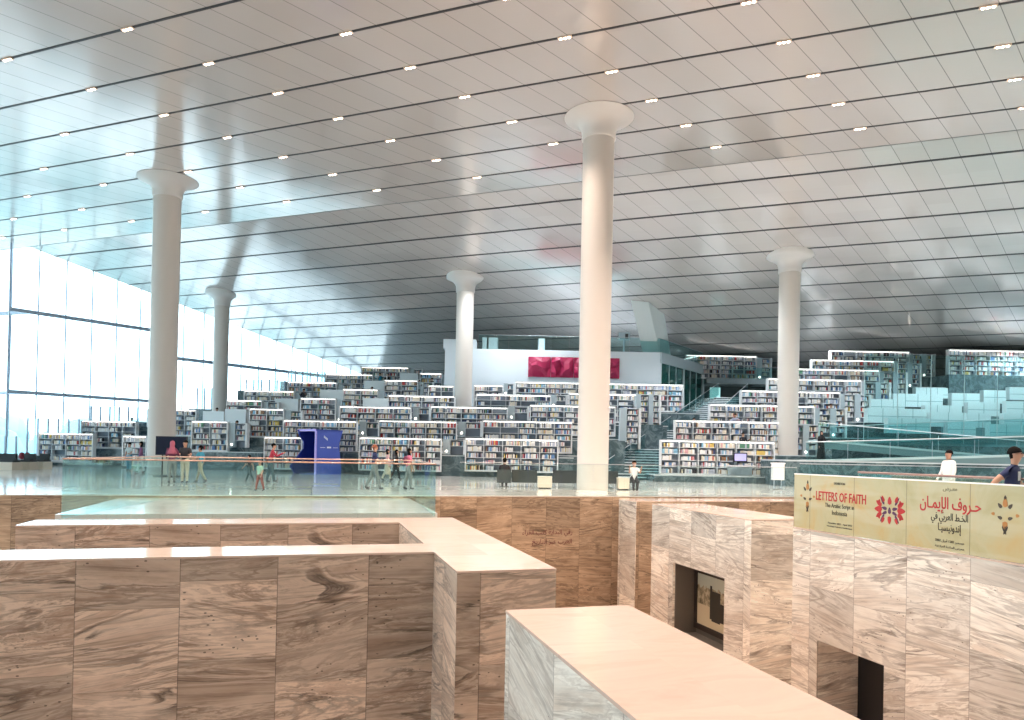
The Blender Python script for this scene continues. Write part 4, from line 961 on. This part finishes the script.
    if skirt:
        hb = MB(); hb.smooth = True; hb.lathe([(.12 * k, (hipz + .12) * k), (.16 * k, hipz * k), (.24 * k, .45 * k), (.25 * k, skirt[1] * k), (.22 * k, skirt[1] * k)], 18, (0, 0, 0), 1, .8); hb.build('skirt', skirt[0], o)
    if backpack:
        hb = MB(); hb.ball((0, -.17 * k, (hipz + .3) * k), .15 * k, 12, 1, .6, 1.35); hb.build('backpack', backpack, o)
    return o
def at(px, py): P = onz(px, py, 0); return (P.x, P.y, 0)
R = math.radians
maroon = cl('maroon', (.14, .03, .07)); pinkh = cl('rose', (.34, .09, .14)); dk = cl('dark', (.02, .022, .03)); nav = cl('navy', (.015, .025, .09)); bei = cl('beige', (.55, .48, .38)); gry = cl('grey', (.20, .21, .21)); khk = cl('khaki', (.36, .33, .25)); tel = cl('teal_blue', (.03, .25, .38)); rd = cl('red', (.36, .03, .06)); wht = cl('white', (.75, .75, .76)); lpk = cl('light_pink', (.62, .40, .40)); blk = cl('black', (.01, .01, .014)); pk = cl('pink', (.62, .16, .26)); grn = cl('mint', (.35, .50, .38)); bmar = cl('brown_red', (.25, .06, .05)); pur = cl('purple', (.20, .08, .18))
person('person in a rose headscarf and maroon top seen from behind at the landing rail', at(171.5, 483.5), R(20), 1.80, maroon, gry, larm=(30, 14, 40), rarm=(30, 14, 40), rleg=(12, 10), lleg=(-10, 5), sleeves='long', hair=None, hood=pinkh, female=True)
person('person in black t-shirt and beige trousers beside the rose headscarf', at(184.5, 483), R(190), 1.84, dk, bei, larm=(25, 12, 70), rarm=(20, 10, 60), rleg=(3, 4))
person('young person in a blue t-shirt and khaki trousers stepping right of the black t-shirt', at(200, 482.5), R(80), 1.66, tel, khk, larm=(25, 8, 70), rarm=(-10, 8, 30), rleg=(20, 5), lleg=(-20, 12))
person('child in dark clothes striding right between two groups', at(249, 481.5), R(75), 1.28, dk, cl('charcoal', (.06, .09, .10)), larm=(28, 3, 15), rarm=(-25, 3, 15), rleg=(22, 5), lleg=(-22, 12))
person('person in a red shirt with head bowed left of the blue booth', at(270, 482.5), R(-70), 1.80, rd, cl('slate', (.06, .10, .12)), larm=(40, 6, 80), rarm=(40, 6, 80), rleg=(14, 5), lleg=(-8, 5), lean=10, sleeves='long')
person('small child in mint top and brown-red trousers nearest the landing', at(259.5, 491), R(160), 1.12, grn, bmar, rleg=(18, 8), lleg=(-16, 5), larm=(15, 14, 20), rarm=(-15, 14, 10))
person('person in navy t-shirt and grey trousers with reddish cap of hair striding right', at(374, 489.5), R(-75), 1.83, nav, gry, larm=(10, 8, 80), rarm=(20, 8, 70), rleg=(17, 4), lleg=(-17, 12), hairm=mat('reddish_hair', (.25, .07, .03), .6))
person('long-haired person in light pink top and pale skirt in the walking group', at(387, 480.8), R(-70), 1.66, lpk, bei, hair='long', larm=(10, 8, 60), rleg=(15, 8), lleg=(-15, 8), sleeves='long', female=True, skirt=(bei, .35))
person('long-haired person in black in the middle of the walking group', at(396, 479.8), R(-75), 1.66, blk, blk, hair='long', rleg=(16, 6), lleg=(-18, 8), sleeves='long', female=True)
person('long-haired person in pink carrying a dark backpack, last of the walking group', at(408.5, 489.5), R(-60), 1.68, pk, gry, hair='long', rleg=(8, 6), lleg=(-8, 8), female=True, backpack=maroon)
person('person in a pale shirt standing left of the left column', at(129, 470.8), R(170), 1.74, cl('pale', (.45, .52, .52)), tel, larm=(20, 8, 60))
person('person in purple top and white trousers touching the left column', at(140.5, 472.8), R(120), 1.80, pur, wht, sleeves='long', hair='long', female=True, rleg=(14, 6), lleg=(-12, 5))
P = ony(821, 460, 41.6); person('person in a long black robe standing at the ramp landing', (P.x, 41.6, 1.5), R(185), 1.72, blk, blk, hair=None, hood=blk, robe=blk, sleeves='long', female=True, larm=(30, 10, 60))
P = ony(949, 460, 23.8); person('man in a long white robe walking behind the banner', (P.x, 23.8, 0), R(100), 1.96, wht, wht, robe=wht, sleeves='long', larm=(0, 8, 25), rarm=(10, 8, 20), rleg=(8, 4), lleg=(-8, 4))
P = ony(1011, 470, 12.6); nm = person('young man in navy t-shirt with pale print leaning on the rail at far right', (P.x, 12.6, 0), R(-135), 1.86, nav, cl('jeans', (.03, .05, .09)), larm=(10, 20, 60), rarm=(-42, 30, 6), hands=True, rleg=(5, 4), lleg=(-4, 3), lean=4)
_b = [c_ for c_ in nm.children if c_.name.startswith('body')][0].data; _y = max(v_.co.y for v_ in _b.vertices if abs(v_.co.x) < .1 and 1.26 < v_.co.z < 1.42)
MB().box(-.085, .085, _y - .01, _y + .006, 1.26, 1.42).build('shirt_print', mat('print_pale', (.5, .52, .55), .6), nm)
P = ony(504.5, 470, 33.0); person('dark-haired person sitting in the charcoal armchair seen from behind', (P.x, 33.1, 0), R(0), 1.78, dk, dk, seated=True, lleg=(88, 88), rleg=(88, 88), larm=(30, 10, 60), rarm=(30, 10, 60), sleeves='long')
P = ony(634.5, 470, 32.5); person('person in a white t-shirt sitting beside the beige block right of the centre column', (P.x, 32.6, 0), R(180), 1.78, wht, dk, seated=True, lleg=(82, 88), rleg=(80, 70), larm=(45, 12, 100), rarm=(45, 12, 100))
o = thing('stool', 'dark low stool under the seated person in white', 'stool', (P.x, 32.62, 0)); MB().box(-.24, .24, -.2, .24, .32, .40).build('seat', SOF, o)
for sx in (-.2, .2):
    for sy in (-.16, .2): MB().tube((sx, sy, 0), (sx, sy, .32), .02, 6).build('leg', STEEL, o)
# readers on the terraces, tiny figures
for i, (px, py, D, c, lab) in enumerate([(132, 419, 56.5, dk, 'tiny dark reader above the small bookcase left of the left column'), (217, 409, 56.4, blk, 'tiny reader in black right of the farthest slim column'), (237, 438 - 16, 51.8, gry, 'tiny grey-clad reader behind the bookcase end left of the booth'), (304, 390, 59.5, dk, 'tiny reader on the left terraces under the screens'),
                                         (380, 374, 65.8, tel, 'tiny reader in teal near the top of the left terraces'), (388, 374.5, 65.8, blk, 'tiny reader in black near the top of the left terraces'), (372, 388, 60, pur, 'tiny purple-clad reader in the left carrels'), (419, 381, 60.8, dk, 'tiny reader just left of the white block, lower'), (432, 379, 61.5, blk, 'tiny reader just left of the white block, upper'),
                                         (743, 434, 45.3, dk, 'dark reader at a desk above the lowest right-hand bookcase'), (735, 415, 47.5, cl('lilac', (.35, .38, .5)), 'reader in lilac on the third tier of the right-hand stack'), (831, 405, 50, blk, 'tiny reader in black at the right end of the right-hand stack'), (694, 419, 52.5, blk, 'tiny reader in black above the stair plinth')]):
    P = ony(px, py, D); person(lab, (P.x, D, P.z - 1.22), R(180 if i % 2 else 150), 1.75, c, gry, seated=True, lleg=(85, 88), rleg=(85, 88), larm=(35, 10, 80), rarm=(35, 10, 80), sleeves='long')

# individual books of the nearest bookcase
ordn = ['bottom', 'fourth', 'third', 'second', 'top']
seen = {}
for cn, P, wd, h, s in individual:
    if cn not in book_proto:
        b = MB(); b.box(-.5, .5, 0, .2, 0, 1); book_proto[cn] = b.mesh('book', BM[cn])
    o = bpy.data.objects.new('book', book_proto[cn]); COL.objects.link(o); o.location = P; o.scale = (wd * .93, 1, h)
    tag(o, f'{cn} book on the {ordn[s]} shelf of the lowest bookcase in the right-hand stack', 'book', 'books in the lowest right-hand bookcase')
bk = bulk.build('books', [BM[n] for n in names]); bk['kind'] = 'stuff'; bk['label'] = 'rows of books filling all the other terrace bookcases'; bk['category'] = 'books'
